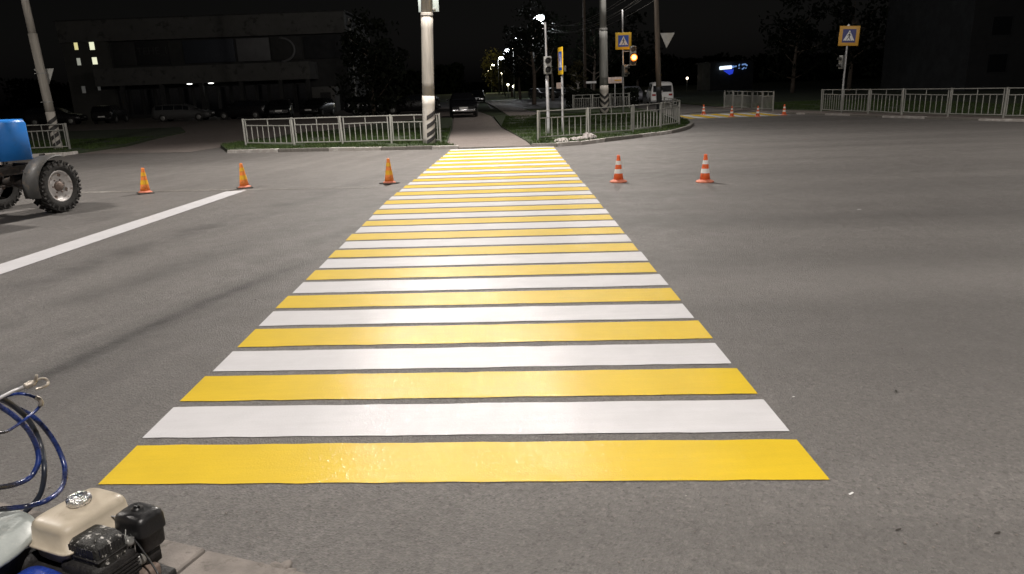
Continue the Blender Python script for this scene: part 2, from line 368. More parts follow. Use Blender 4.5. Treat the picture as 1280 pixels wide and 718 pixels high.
kerb_run('kerb', gr, [0, 1, 1, 0, 0, 1, 1, 0, 0, 0, 0, 0, 0, 0], 'curved kerb of the right island with worn white stones')
kerb_run('kerb', [gl[-1], gr[0]], [0], 'low sunken kerb across the mouth of the path', h=.035)
vz = .09
# verge left of the path (fence A)
A0 = gl[0]; A1 = gl[-1]
pe0 = Vector(at(568, 184.5)); pe1 = Vector(at(664, 182.4))
off = lambda p, d=.15: Vector((p.x, p.y+d, 0))
sheet('verge', [off(gl[0], .14), *[off(p, .14) for p in gl[1:]], (-1.95, 24.0), (-2.45, 34), (-3.3, 46), (-5, 46), (-9, 34), (-10.6, 27.5)], vz, 'turf', 'grass verge behind the fence left of the path', th=.2)
# path
sheet('path', [(A1.x-.1, A1.y+.12), (gr[0].x, gr[0].y+.12), (.62, 24.5), (-.2, 33), (-.9, 46), (-3.6, 120), (-8.5, 120), (-3.2, 46), (-2.45, 34), (-1.95, 24.0)], .045, 'asphalt_path', 'brownish asphalt path running away from the crossing between verges', cat='path', th=.1)
# right island
inn = []
for i, p in enumerate(gr):
    a = gr[max(0, i-1)]; c = gr[min(len(gr)-1, i+1)]; t = (c-a).normalized(); inn.append(p+Vector((-t.y, t.x, 0))*.145)
isl = [*inn, (8.5, 40), (8.9, 53.5), (4.6, 52.5), (2.6, 51), (1.0, 50), (-.75, 46), (-.2, 33), (.62, 24.5)]
sheet('verge', isl, vz, 'turf', 'grass island behind the curved kerb and fence right of the path', th=.2)
sheet('footpath', [at(672, 141.5, .1), at(655, 150, .1), at(640, 147, .1), at(622, 136, .1), at(607, 127.5, .1), at(614, 126.5, .1), at(640, 132.5, .1)], .105, 'asphalt_path', 'pale narrow footpath slanting away across the grass beyond the island', cat='footpath', th=.05)
sheet('verge', [(1.5, 54), (5, 55.5), (8.5, 56.5), (6.5, 57.2), (1., 58), (-1.2, 62), (-2.4, 90), (-3.2, 100), (-2.4, 60), (-.95, 47)], .06, 'turf', 'dark grass strip beside the far end of the path', th=.2)
# left verge and driveway surface
lk = [Vector(at(-60, 199)), Vector(at(40, 197.2)), Vector(at(79, 195)), Vector(at(98, 192.6))]
kerb_run('kerb', lk, [0, 1, 1], 'short whitewashed kerb at the foot of the leaning pole')
sheet('verge', [off(p, .14) for p in lk]+[(-15.2, 29.7), (-16.4, 35), (-17.2, 40), (-20, 46), (-60, 46), (-60, lk[0].y+.14)], vz, 'turf', 'dark grass verge beyond the tractor and leaning pole', th=.2)
sheet('driveway', [(-15.6, 26.6), (-10.9, 25.4), (-10.4, 28), (-9, 34), (-5, 46), (-3.4, 47), (-5.6, 76), (-45, 76), (-45, 46), (-20, 46), (-17.2, 40), (-16.4, 35), (-15.2, 29.7)], .008, 'asphalt_path', 'dusty brown asphalt driveway opening into the dark car park', cat='driveway')
# right side verge
kr = [Vector(at(985, 142.6)), Vector(at(998, 143)), Vector(at(1009, 143.3)), Vector(at(1034, 144)), Vector(at(1066, 145)), Vector(at(1106, 147.0)), Vector(at(1159, 148.6)), Vector(at(1226, 150.8)), Vector(at(1290, 152.4)), Vector(at(1420, 156))]
kerb_run('kerb', kr[::-1], [0, 1, 0, 1, 0, 1, 0, 1, 0], 'low straight kerb below the long right fence, stones alternately white', h=.08)
sheet('pavement', [(p.x-.1, p.y+.02) for p in kr]+[(20.4, 22), (19.2, 26.5), (16.2, 36.5), (14.6, 41), (14.2, 48), (13.2, 48), (13.4, 37)], .05, 'asphalt_path', 'narrow asphalt pavement under the right hand fences', cat='pavement', th=.04)
sheet('verge', [(20.4, 22), (19.2, 26.5), (16.2, 36.5), (14.6, 41), (14.0, 48), (13.6, 60), (14.5, 75), (60, 75), (60, 22)], .07, 'turf', 'wide dark green lawn behind the right hand fences', th=.05)
# near kerb and pavement at the photographer's feet
nk = [at(200, 679.5), at(328.7, 709.7), at(420, 731)]; nk2 = [at(150, 699), at(257, 717.5), at(330, 731)]
e = tag(empty('kerb'), 'worn flush concrete kerb with a cracked joint at the bottom left corner', 'kerb', kind='structure')
j0 = Vector(at(258.4, 692.8)); j1 = Vector(at(234.5, 711))
def ground_slab(P, z, m, parent, name='kerb_stone', th=.06):
    b = MB(); P = [Vector((p[0], p[1], 0)) for p in P]; c = sum(P, Vector())/len(P)
    b.loft([[p+Vector((0, 0, z-th)) for p in P], [p+Vector((0, 0, z-.006)) for p in P], [p.lerp(c, .03)+Vector((0, 0, z)) for p in P]], True, False)
    return b.build(name, m, parent)
w0 = Vector(nk[0]); w1 = Vector(nk[2]); d = (w1-w0).normalized(); nrm = Vector((d.y, -d.x, 0)); W = .17
jj = w0+d*((j0-w0).dot(d)); a_ = w0-d*1.2
ground_slab([a_, w0-d*.28, w0-d*.28+nrm*W, a_+nrm*W], .022, 'near_kerb', e)
ground_slab([w0-d*.272, jj-d*.004, jj-d*.004+nrm*W, w0-d*.272+nrm*W], .028, 'near_kerb', e)
ground_slab([jj+d*.006, w1, w1+nrm*W, jj+d*.006+nrm*W], .022, 'near_kerb', e)
ground_slab([w1+d*.008, w1+d*1., w1+d*1.+nrm*W, w1+d*.008+nrm*W], .02, 'near_kerb', e)
sheet('pavement', [a_+nrm*(W+.012), w1+d*1+nrm*(W+.012), w1+d*1+nrm*3, a_+nrm*3], .014, 'asphalt_path', 'rough dusty pavement strip inside the near kerb', cat='pavement', th=.03)
b = MB(); rr = random.Random(5)
for k in range(9):
    c = Vector(at(rr.uniform(322, 360), rr.uniform(711, 722))); M = Matrix.Translation(c+Vector((0, 0, .01))) @ Matrix.Rotation(rr.random()*3, 4, 'Z') @ Matrix.Diagonal((rr.uniform(.02, .045), rr.uniform(.015, .03), .018, 1))
    b.lathe([(.3, -.6), (.9, -.3), (1., .1), (.6, .7), (.1, .9)], 7, M)
tag(b.build('rubble', 'near_kerb'), 'crumbled concrete lumps by the near kerb', 'rubble', kind='stuff')
# ------------------------------------------------------------------ crossing
cw = tag(empty('crosswalk'), 'long freshly painted zebra crossing of alternating yellow and white bars', 'crosswalk', kind='structure')
rr = random.Random(11)
XL = lambda Y: -2.06+(0 if Y < 11 else .0335*(Y-11)*min(1., (Y-11)/4)); XR = lambda Y: 1.43-.0018*(Y-3)
def wavy(P0, P1, n, amp, ph, z):
    return [Vector((P0[0]+(P1[0]-P0[0])*i/n, P0[1]+(P1[1]-P0[1])*i/n+amp*(noise.noise(Vector((P0[0]*3+i*.7, ph, 0)))), z)) for i in range(n+1)]
def stripe(y0, wd, k, m, name, parent, z=.004):
    sl = -.0575+rr.uniform(-.003, .003); xl = XL(y0)+rr.uniform(-.012, .012); xr = XR(y0)+rr.uniform(-.012, .012)
    A = wavy((xl, y0+sl*xl), (xr, y0+sl*xr), 28, .010, k*3.1, z); B = wavy((xl-.002, y0+wd+sl*xl), (xr, y0+wd+sl*xr), 28, .010, k*3.1+1.7, z)
    b = MB(); va = b.ring(A); vb = b.ring(B)
    for i in range(28): b.b.faces.new((va[i], va[i+1], vb[i+1], vb[i]))
    return b.build(name, m, parent)
y = 3.063
k = 0
while y+.4 < 22.62:
    stripe(y, .40+rr.uniform(-.012, .014), k, 'yellow_paint' if k % 2 == 0 else 'white_paint', 'yellow_stripe' if k % 2 == 0 else 'white_stripe', cw)
    y += .4855; k += 1
b = MB(); b.poly([(-5.545, 14.36, .004), (-5.165, 14.46, .004), (-5.62, 7.8, .004), (-6.05, 1.5, .004), (-6.45, 1.5, .004), (-6.01, 7.9, .004)][::-1])
tag(b.build('stop_line', 'white_paint'), 'broad fresh white line running towards the tractor side', 'road marking', kind='structure')
b = MB(); b.poly([(*at(-60, 246.5)[:2], .004), (*at(-60, 244.3)[:2], .004), (*at(90, 240.2)[:2], .004), (*at(300, 236.6)[:2], .004), (*at(470, 234.4)[:2], .004), (*at(470, 235.4)[:2], .004), (*at(300, 238.2)[:2], .004), (*at(90, 242.2)[:2], .004)])
tag(b.build('lane_line', 'old_white_paint'), 'thin worn white line behind the left cones', 'road marking', kind='structure')
cw2 = tag(empty('crosswalk'), 'distant yellow and white crossing between the island and the right fence', 'crosswalk', kind='structure')
for i in range(10):
    x0 = 8.62+i*.50
    for nm in ('stripe',):
        yy = 35.4
        MB().poly([(x0, yy, .004), (x0+.44, yy-.05, .004), (x0+.5, 39.3, .004), (x0+.06, 39.35, .004)]).build('yellow_stripe' if i % 2 == 0 else 'white_stripe', 'yellow_paint' if i % 2 == 0 else 'white_paint', cw2)
# ------------------------------------------------------------------ fences
def fence(pts, h, label, base_z=.0, npick=8, ends=True, name='fence', tilt=None, rr=random.Random(9)):
    e = empty(name, tuple(pts[0]))
    tag(e, label, 'fence', 'low white metal pedestrian fences'); o = Vector(pts[0]); e.location = (0, 0, 0); e.location = tuple(o)
    P = [Vector(p)-o for p in pts]
    for i, p in enumerate(P):
        q = p+Vector((rr.uniform(-.035, .035), rr.uniform(-.03, .03), 0))
        b = MB(); b.bar(p+Vector((0, 0, -.15)), q+Vector((0, 0, h+.01)), .055); b.build('post', 'fence_paint', e)
    for i in range(len(P)-1):
        a, c = P[i], P[i+1]; t = (c-a).normalized(); g = .085
        a = a+t*g; c = c-t*g; L = (c-a).length; b = MB()
        sag = rr.uniform(-.022, .022)
        Z = lambda f, z: a.lerp(c, f)+Vector((0, 0, z+sag*(f-.5)*2))
        b.bar(P[i]+Vector((0, 0, h-.02)), P[i+1]+Vector((0, 0, h-.02)), .038, .03)
        b.bar(Z(0, h-.24), Z(1, h-.24), .03); b.bar(Z(0, .10), Z(1, .10), .032)
        b.bar(P[i]+Vector((0, 0, .10)), Z(0, .10), .024); b.bar(Z(1, .10), P[i+1]+Vector((0, 0, .10)), .024)
        for f in (0, 1): b.bar(Z(f, .085), Z(f, h-.035), .032)
        b.bar(Z(.5, h-.225), Z(.5, h-.035), .024)
        for k in range(1, npick): b.bar(Z(k/npick, .115), Z(k/npick, h-.255), .022)
        b.build('panel', 'fence_paint', e)
    return e
G = lambda L, z: [Vector(at(x, y, z)) for x, y in L]
fA = G([(307.9, 182.9), (368.6, 182.0), (429, 180.6), (489.5, 179.4), (550.8, 178.6)], .09)
fence(fA, .93, 'white railing fence of four panels between the driveway and the path')
fC = G([(672.4, 175.8), (735.7, 171.0), (791, 165.6), (826, 160.6), (849, 155.8)], .09)+[Vector((7.45, 33.2, .09)), Vector((7.75, 36.6, .09))]
fence(fC, .93, 'white railing fence curving round the corner of the right island')
x0, y0 = 15.05, 35.56
fR = G([(1026.5, 139.9), (1051.8, 140.9), (1084.9, 142.3), (1126.9, 143.6), (1184.4, 145.4), (1253.8, 147.2)], .06)
dR = (fR[-1]-fR[-2]); fR += [fR[-1]+dR, fR[-1]+dR*2]
fence(fR, 1.06, 'longest white railing fence, along the right edge of the road')
fD = [Vector((13.45+.09*i, 46-1.44*i, .06)) for i in range(6)]
fence(fD, 1.0, 'short free standing white railing fence beyond the distant crossing')
fL = [Vector(at(87.5, 186.5, .09))]; dl = Vector((-1.75, -.12, 0)); fL = [fL[0]+dl*3, fL[0]+dl*2, fL[0]+dl, fL[0]]
fence(fL, .95, 'white railing fence behind the blue tractor bonnet')
fB = [Vector((4.6+1.3*i, 51.0+.12*i, .09)) for i in range(4)]
fence(fB, .98, 'dim railing fence at the back of the right island', npick=9)
# ------------------------------------------------------------------ poles
def leaning(basepx, toppx, Y, ztop, z0=.05):
    b_ = on(*basepx, Y); b_.z = z0
    t = on(*toppx, Y); k = (ztop-z0)/(t.z-z0)
    return b_, b_+(t-b_)*k
def pole_seg(P0, P1, z0, z1, r0, r1, n=20):
    f = lambda z: P0.lerp(P1, (z-P0.z)/(P1.z-P0.z))
    b = MB(); d = (P1-P0).normalized(); x = Vector((0, 1, 0)).cross(d).normalized(); y = d.cross(x)
    rings = []
    for i in range(7):
        z = z0+(z1-z0)*i/6; r = r0+(r1-r0)*i/6
        rings.append([f(z)+x*r*math.cos(2*PI*k/n)+y*r*math.sin(2*PI*k/n) for k in range(n)])
    return b.loft(rings), f, x, y
def wrap_bar(b, f, x, y, r, z, th, a0, a1, slope, n=10):
    # painted bar hugging the pole: angle measured from the camera-facing side, positive to the right
    lo, hi = [], []
    for i in range(n+1):
        a = a0+(a1-a0)*i/n; zz = z+slope(a)*r
        dv = x*math.sin(a)*r+(-y)*math.cos(a)*r
        lo.append(f(zz)+dv); hi.append(f(zz+th)+dv)
    va = b.ring(lo); vb = b.ring(hi)
    for i in range(n): b.b.faces.new((va[i], va[i+1], vb[i+1], vb[i])).smooth = True
def lamp_arm(parent, top, dx, dy, mat_='dull_metal', up=.5):
    b = MB(); P = [top, top+Vector((dx*.3, dy*.3, up*.8)), top+Vector((dx, dy, up))]
    b.tube(catmull(P, 5), .035).build('lamp_arm', mat_, parent)
    h = MB(); e_ = P[-1]; a = math.atan2(dy, dx)
    h.box((-.1, -.14, -.05), (.55, .14, .05), Txy(e_, a), bev=.03); h_ = h.build('lamp_head', 'dull_metal', parent)
    g = MB(); g.box((.0, -.11, -.065), (.48, .11, -.053), Txy(e_, a)); g.build('lamp_lens', 'led_white', h_)
    return e_+Vector((math.cos(a)*.25, math.sin(a)*.25, -.12))
LIGHTS = []
def rel(e, pts): pass
# centre pole
YC = 24.05
P0, P1 = leaning((536.6, 183.5), (533.2, 0), YC, 10.0)
pc = empty('concrete_pole', (0, 0, 0)); tag(pc, 'tall concrete pole with black diagonal bars at its foot, just left of the path', 'pole', 'striped concrete roadside poles')
zA = on(536, 120, YC).z; zB = on(533, 18.5, YC).z
s, f, x, y = pole_seg(P0, P1, .0, zA, .205, .198); s.build('painted_foot', 'pole_white', pc)
s, f, x, y = pole_seg(P0, P1, zA, zB, .193, .186); s.build('shaft', 'pole_concrete', pc)
s, f, x, y = pole_seg(P0, P1, zB-.04, zB+.05, .197, .19); s.build('collar', 'pole_concrete', pc)
s, f, x, y = pole_seg(P0, P1, zB+.05, 10., .175, .13); s.build('shaft', 'pole_concrete', pc)
b = MB()
for pyb in (147.5, 158.5, 169.0, 177.5):
    wrap_bar(b, f, x, y, .2075, on(534.5, pyb, YC).z-.05, .14, R(-12), R(150), lambda a: a*.62)
b.build('black_bars', 'black_paint', pc)
c1 = on(521.6, -14, YC+.26); c2 = on(549, 15, YC+.26)
b = MB(); b.box((c1.x, YC+.22, c2.z), (c2.x, YC+.25, c2.z+.75), bev=.008); b.build('sign_panel', 'sign_pale', pc)
for dz in (.06, .6): MB().box((c1.x+.1, YC+.18, c2.z+dz), (c2.x-.1, YC+.22, c2.z+dz+.04)).build('bracket', 'dull_metal', pc)
LIGHTS.append((lamp_arm(pc, P1, .15, -2.0), 'A'))
# left leaning pole
YL = 28.4
P0, P1 = leaning((73.5, 188.5), (31, 0), YL, 10.0)
pl = empty('concrete_pole'); tag(pl, 'leaning concrete pole with black bars and a triangle sign, behind the tractor', 'pole', 'striped concrete roadside poles')
s, f, x, y = pole_seg(P0, P1, 0, on(63, 140, YL).z, .165, .162); s.build('painted_foot', 'pole_white', pl)
s, f, x, y = pole_seg(P0, P1, on(63, 140, YL).z, on(44, 42, YL).z, .158, .150); s.build('shaft', 'pole_concrete', pl)
s, f, x, y = pole_seg(P0, P1, on(44, 42, YL).z, 10., .13, .11); s.build('shaft', 'pole_concrete', pl)
b = MB()
for pyb in (154, 163, 172.5, 182): wrap_bar(b, f, x, y, .1675, on(66, pyb, YL).z-.05, .15, R(-35), R(140), lambda a: a*.6)
b.build('black_bars', 'black_paint', pl)
for pyb in (92, 128):
    b = MB(); z = on(50, pyb, YL).z; b.lathe([(.172, -.02), (.176, 0), (.172, .02)], 18, Matrix.Translation(f(z)), cap=False)
    b.bar(f(z)+Vector((-.28, .02, 0)), f(z)+Vector((.1, .19, 0)), .02)
    b.build('clamp_band', 'dull_metal', pl)
T = [on(42, 86.8, YL+.25), on(67, 85.8, YL+.25), on(61.5, 105.5, YL+.25)]
MB().poly(T, .012, (0, 1, 0)).build('triangle_sign', 'sign_back', pl)
# right concrete pole with chevrons
YP = 43.5
P0, P1 = leaning((755.5, 143.8), (753.3, 0), YP, 11.5)
pp = empty('concrete_pole'); tag(pp, 'thick grey concrete pole with black chevrons standing on the right island', 'pole', 'striped concrete roadside poles')
za = on(755, 107, YP).z; zb = on(754, 37, YP).z
s, f, x, y = pole_seg(P0, P1, 0, za, .252, .250); s.build('painted_foot', 'pole_white', pp)
s, f, x, y = pole_seg(P0, P1, za, zb, .248, .235); s.build('shaft', 'pole_grey', pp)
s, f, x, y = pole_seg(P0, P1, zb-.06, zb+.06, .245, .24); s.build('collar', 'pole_grey', pp)
s, f, x, y = pole_seg(P0, P1, zb+.06, 11.5, .195, .15); s.build('shaft', 'pole_grey', pp)
b = MB()
for pyb in (124, 131, 138.5, 146): wrap_bar(b, f, x, y, .2545, on(755, pyb, YP).z-.02, .17, R(-100), R(100), lambda a: abs(a)*.75, 16)
b.build('black_chevrons', 'black_paint', pp)
LIGHTS.append((lamp_arm(pp, P1, 1.0, -1.8), 'B'))
# brown pole
YB = 41.5
P0, P1 = leaning((824.3, 146), (820.3, 0), YB, 10.)
pb = empty('utility_pole'); tag(pb, 'brownish pole with dark foot carrying wires and a reversed triangle sign', 'pole')
zz = on(823, 109, YB).z
s, f, x, y = pole_seg(P0, P1, 0, zz, .155, .152); s.build('dark_foot', 'block_dark', pb)
s, f, x, y = pole_seg(P0, P1, zz, 10, .148, .11); s.build('shaft', 'pole_brown', pb)
T = [on(825.2, 41.6, YB+.2), on(843.5, 41, YB+.2), on(833.2, 60.5, YB+.2)]
MB().poly(T, .012, (0, 1, 0)).build('triangle_sign', 'sign_back', pb)
zi = on(812, -3, YB).z
b = MB(); b.bar(f(zi)+Vector((-.75, 0, 0)), f(zi)+Vector((.75, 0, 0)), .07); b.bar(f(zi+.55)+Vector((-.75, 0, 0)), f(zi+.55)+Vector((.75, 0, 0)), .07); b.build('cross_arm', 'dull_metal', pb)
ins = []
for dz in (0, .55):
    for dx in (-.7, -.4, .4):
        q = f(zi+dz)+Vector((dx, 0, .04)); ins.append(q+Vector((0, 0, .1)))
        MB().lathe([(.02, 0), (.045, .04), (.045, .09), (.02, .12)], 10, Matrix.Translation(q)).build('insulator', 'insulator', pb)
for i, q in enumerate(ins):
    E = Vector((q.x-3.9, 76., q.z+.9)); pts = [q.lerp(E, t/20)+Vector((0, 0, -1.0*4*(t/20)*(1-t/20))) for t in range(21)]
    w = MB().tube(pts, .012, 5).build('overhead_wire', 'wire'); tag(w, 'thin overhead wire sagging from the brown pole down the street', 'wire', 'overhead wires from the brown pole')
# dark slim pole
P0, P1 = leaning((731.5, 116), (730, 0), 72, 14.)
s, f, x, y = pole_seg(P0, P1, 0, 14, .16, .11); u_ = s.build('utility_pole', 'bark'); tag(u_, 'slim dark pole rising among the trees, beside the white name plate', 'pole')
# ------------------------------------------------------------------ pedestrian signs and signals
def ped_sign(parent, c, s_, ang, border='sign_yellow', faceblue='sign_blue', d=-1):
    # c centre, s_ side, ang: turn about z (0 faces the camera side)
    M = Matrix.Translation(c) @ Matrix.Rotation(ang, 4, 'Z'); g = lambda pts, yy: [M @ Vector((px*s_, yy, pz*s_)) for px, pz in pts]
    dv = (M.to_3x3() @ Vector((0, 1, 0)))
    b = MB(); b.box((-.5*s_, 0, -.5*s_), (.5*s_, .02, .5*s_), M, bev=.006); o = b.build('sign_board', border, parent)
    MB().poly(g([(-.33, -.34), (.33, -.34), (.33, .34), (-.33, .34)], -.004), .003, dv).build('blue_field', faceblue, o)
    MB().poly(g([(-.28, -.24), (.28, -.24), (0, .29)], -.008), .003, dv).build('white_triangle', 'sign_white', o)
    b = MB()
    b.poly(g([(.02+.03*math.cos(t*PI/4), .155+.03*math.sin(t*PI/4)) for t in range(8)], -.012), .003, dv)
    for q in ([(-.02, .11), (.035, .11), (.03, -.04), (-.025, -.04)], [(-.025, -.04), (.01, -.04), (-.04, -.13), (-.09, -.21), (-.12, -.20)], [(-.005, -.04), (.03, -.04), (.05, -.12), (.10, -.20), (.07, -.21), (.02, -.13)],
              [(.03, .10), (.035, .07), (.10, 0), (.08, -.01)], [(-.02, .10), (-.02, .06), (-.09, -.01), (-.10, .01)]):
        b.poly(g(q, -.0125), .003, dv)
    b.build('walking_figure', 'dark_trim', o)
    b = MB()
    for k in range(5): b.poly(g([(-.24+k*.105, -.235), (-.20+k*.105, -.235), (-.215+k*.1, -.215), (-.24+k*.1, -.215)], -.0125), .003, dv)
    b.build('zebra_bars', 'dark_trim', o)
    return o
def signal(parent, c, w, h, n, ang, housing='dull_metal', lit=None, deep=.2):
    M = Matrix.Translation(c) @ Matrix.Rotation(ang, 4, 'Z')
    b = MB(); b.box((-w/2, 0, -h/2), (w/2, deep, h/2), M, bev=.015)
    o = b.build('signal_head', housing, parent); r = min(w, h/n)*.40
    for k in range(n):
        zc = h/2-h/n*(k+.5); Mk = M @ Matrix.Translation((0, -.002, zc)) @ Matrix.Rotation(R(90), 4, 'X')
        MB().lathe([(r, -.004), (r*.96, .006), (r*.6, .014), (.004, .018)], 18, Mk).build('lens', 'amber' if lit == k else 'dark_trim', o)
        v = MB(); arc = [R(-20+220*i/14) for i in range(15)]
        v.loft([[Mk @ Vector((r*1.08*math.cos(a), r*1.08*math.sin(a), zz)) for a in arc] for zz in (0, .16)], False, True, closed=False); v.build('visor', housing if lit is None else 'dark_trim', o)
    return o
# signal pole left part of island
e = empty('signal_pole'); tag(e, 'slim grey pole with an unlit two lamp pedestrian signal near the path', 'traffic signal')
YS = 26.9; P0, P1 = leaning((686, 168), (681.5, 28), YS, on(681.5, 28, YS).z)
zk = on(684, 95, YS).z
s, f, x, y = pole_seg(P0, P1, 0, zk, .062, .058, 12); s.build('pole', 'galvanised', e)
s, f, x, y = pole_seg(P0, P1, zk, P1.z, .036, .034, 12); s.build('pole_top', 'galvanised', e)
signal(e, on(684.4, 82, YS)+Vector((0, -.26, 0)), .26, .60, 2, R(6), 'dull_metal')
e = empty('sign_pole'); tag(e, 'slim pole with a yellow framed pedestrian crossing sign turned almost edge on', 'road sign')
YS = 27.1; P0, P1 = leaning((703.6, 167), (702.2, 60), YS, on(702.2, 59, YS).z)
s, f, x, y = pole_seg(P0, P1, 0, P1.z, .045, .04, 12); s.build('pole', 'galvanised', e)
ped_sign(e, on(701.9, 76.5, YS)+Vector((-.05, -.03, 0)), .93, R(-84))
b = MB(); c = on(706, 86, YS); b.box((-.03, -.06, -.1), (.05, .06, .1), Matrix.Translation(c+Vector((0, .1, 0))), bev=.01); b.build('clamp', 'dull_metal', e)
b = MB(); c = on(698.6, 107, YS+.1); b.box((-.09, 0, -.11), (.08, .03, .1), Matrix.Translation(c), bev=.004); b.build('small_plate', 'sign_pink', e)
# sign 778
e = empty('sign_pole'); tag(e, 'pole with a square yellow bordered crossing sign and a glowing amber signal', 'road sign')
YS = 41.0; P0, P1 = leaning((779.3, 147), (778, 12.5), YS, on(778, 12.5, YS).z)
s, f, x, y = pole_seg(P0, P1, 0, P1.z, .05, .04, 12); s.build('pole', 'galvanised', e)
ped_sign(e, on(779, 51.6, YS)+Vector((0, -.08, 0)), .86, R(4))
q1, q2 = on(779, 64.3, YS), on(790, 64.3, YS); q3, q4 = on(779, 81.5, YS), on(790, 81.5, YS)
MB().bar(q1, q2, .035).build('bracket', 'galvanised', e); MB().bar(q3, q4, .035).build('bracket', 'galvanised', e)
sg = signal(e, on(791.0, 70.0, YS)+Vector((0, -.1, 0)), .34, 1.0, 3, R(5), 'dull_metal', lit=None, deep=.16)
c = on(791.3, 72.4, YS)+Vector((0, -.30, 0))
MA = Matrix.Translation(c) @ Matrix.Rotation(R(90), 4, 'X')
al = MB().lathe([(.02, -.05), (.14, -.04), (.185, 0), (.175, .012), (.10, .03)], 20, MA).build('amber_lamp', 'amber_halo', sg)  # outer lens disc widened and glowing deeper orange as the lamp's halo
MB().lathe([(.125, .02), (.115, .045), (.07, .06), (.01, .065)], 16, MA).build('amber_core', 'amber_core', al)
AMB = c
signal(e, on(781.5, 88.7, YS)+Vector((.03, -.08, 0)), .26, .60, 2, R(38), 'dull_metal')
# right sign
e = empty('sign_pole'); tag(e, 'leaning pole with an orange bordered crossing sign above the long right fence', 'road sign')
YS = 37.4; P0, P1 = leaning((1050.8, 140), (1061.5, 31), YS, on(1061.5, 31, YS).z)
s, f, x, y = pole_seg(P0, P1, 0, P1.z, .05, .045, 12); s.build('pole', 'galvanised', e)
o_ = ped_sign(e, Vector((0, 0, 0)), .92, 0, 'sign_orange', 'sign_navy')
o_.location = on(1060.6, 45.2, YS)+Vector((0, -.07, 0)); o_.rotation_euler = (0, R(2.5), R(-14))
signal(e, on(1051.0, 78, YS)+Vector((-.03, -.02, 0)), .20, .64, 2, R(-62), 'dull_metal')
b = MB(); b.lathe([(.03, 0), (.06, .03), (.05, .12), (.01, .16)], 10, Matrix.Translation(on(1060.6, 34.5, YS))); b.build('pole_cap', 'sign_white', e)
# name plates
e = empty('street_plate'); tag(e, 'wide pinkish board on a thin post beside the chevron pole', 'sign')
c = on(768.5, 100.4, 52); b = MB(); b.box((c.x-.52, 52, c.z-.21), (c.x+.50, 52.03, c.z+.20), bev=.01); b.build('board', 'sign_pink', e)
b = MB(); b.bar((c.x+.02, 52.06, 0), (c.x+.02, 52.06, c.z), .05); b.build('post', 'galvanised', e)
b = MB(); b.box((c.x-.02, 51.985, c.z-.06), (c.x+.45, 51.999, c.z+.03)); b.build('faded_band', 'sign_orange', e)
e = empty('street_plate'); tag(e, 'small narrow white board on a post left of the chevron pole', 'sign')
c = on(739, 103.2, 58); b = MB(); b.box((c.x-.40, 58, c.z-.08), (c.x+.40, 58.03, c.z+.08), bev=.01); b.build('board', 'sign_white', e)
b = MB(); b.bar((c.x, 58.06, 0), (c.x, 58.06, c.z), .04); b.build('post', 'dull_metal', e)
# ------------------------------------------------------------------ cones
def make_cone(kind):
    e = empty('traffic_cone')
    bm_, cm, sm, fm = ('cone_base', 'cone_orange', 'cone_white', 'cone_base') if kind == 'w' else ('rubber_base', 'cone_faded', 'cone_yellow', 'cone_base')
    rad = lambda z: .094-.150*(z-.04) if z > .04 else .1
    if kind == 'w':
        MB().lathe([(.158, 0), (.162, .012), (.150, .026), (.112, .040), (.100, .052)], 28).build('base', bm_, e)
    else:
        MB().box((-.15, -.15, 0), (.15, .15, .022), bev=.01).build('base', bm_, e)
        MB().lathe([(.13, .022), (.125, .035), (.105, .045), (.098, .055)], 24).build('skirt', fm, e)
    MB().lathe([(rad(z), z) for z in (.045, .15, .3, .42, .47)]+[(.030, .495), (.022, .5), (.018, .48)], 28).build('body', cm, e)
    for z0, z1 in (((.165, .245), (.325, .395)) if kind == 'w' else ((.18, .265), (.345, .415))):
        MB().lathe([(rad(z0)+.0025, z0), (rad(z1)+.0025, z1)], 28, cap=False).build('reflective_band', sm, e)
    return e
cones_y = [((182, 242.0), 'orange and yellow cone nearest the tractor', 4), ((306, 235.5), 'orange and yellow cone at the end of the broad white line', -3), ((487, 229.8), 'orange and yellow cone standing close to the left edge of the crossing', 2)]
cones_w = [((773, 227.8), 'orange and white cone just right of the crossing', 0), ((881, 227.8), 'orange and white cone standing furthest out on the right half of the road', 0)]
cones_f = [((879.5, 143.5), 'small distant cone at the left end of the far crossing', 0), ((914.5, 146.3), 'small distant cone second from left on the far crossing', 0), ((947, 146.4), 'small distant cone third from left on the far crossing', 0), ((980, 144.4), 'small distant cone at the right end of the far crossing', 0)]
for lst, kind in ((cones_y, 'y'), (cones_w, 'w'), (cones_f, 'w')):
    proto = make_cone(kind)
    for i, (p, lb, tl) in enumerate(lst):
        o = proto if i == 0 else copy_tree(proto)
        q = at(*p); o.location = (q[0], q[1], .001 if lst is not cones_f else .006); o.rotation_euler = (0, R(tl)*.6, random.random()*.8+(.3 if kind == 'y' else 0))
        tag(o, lb, 'traffic cone', 'traffic cones set out round the fresh markings')
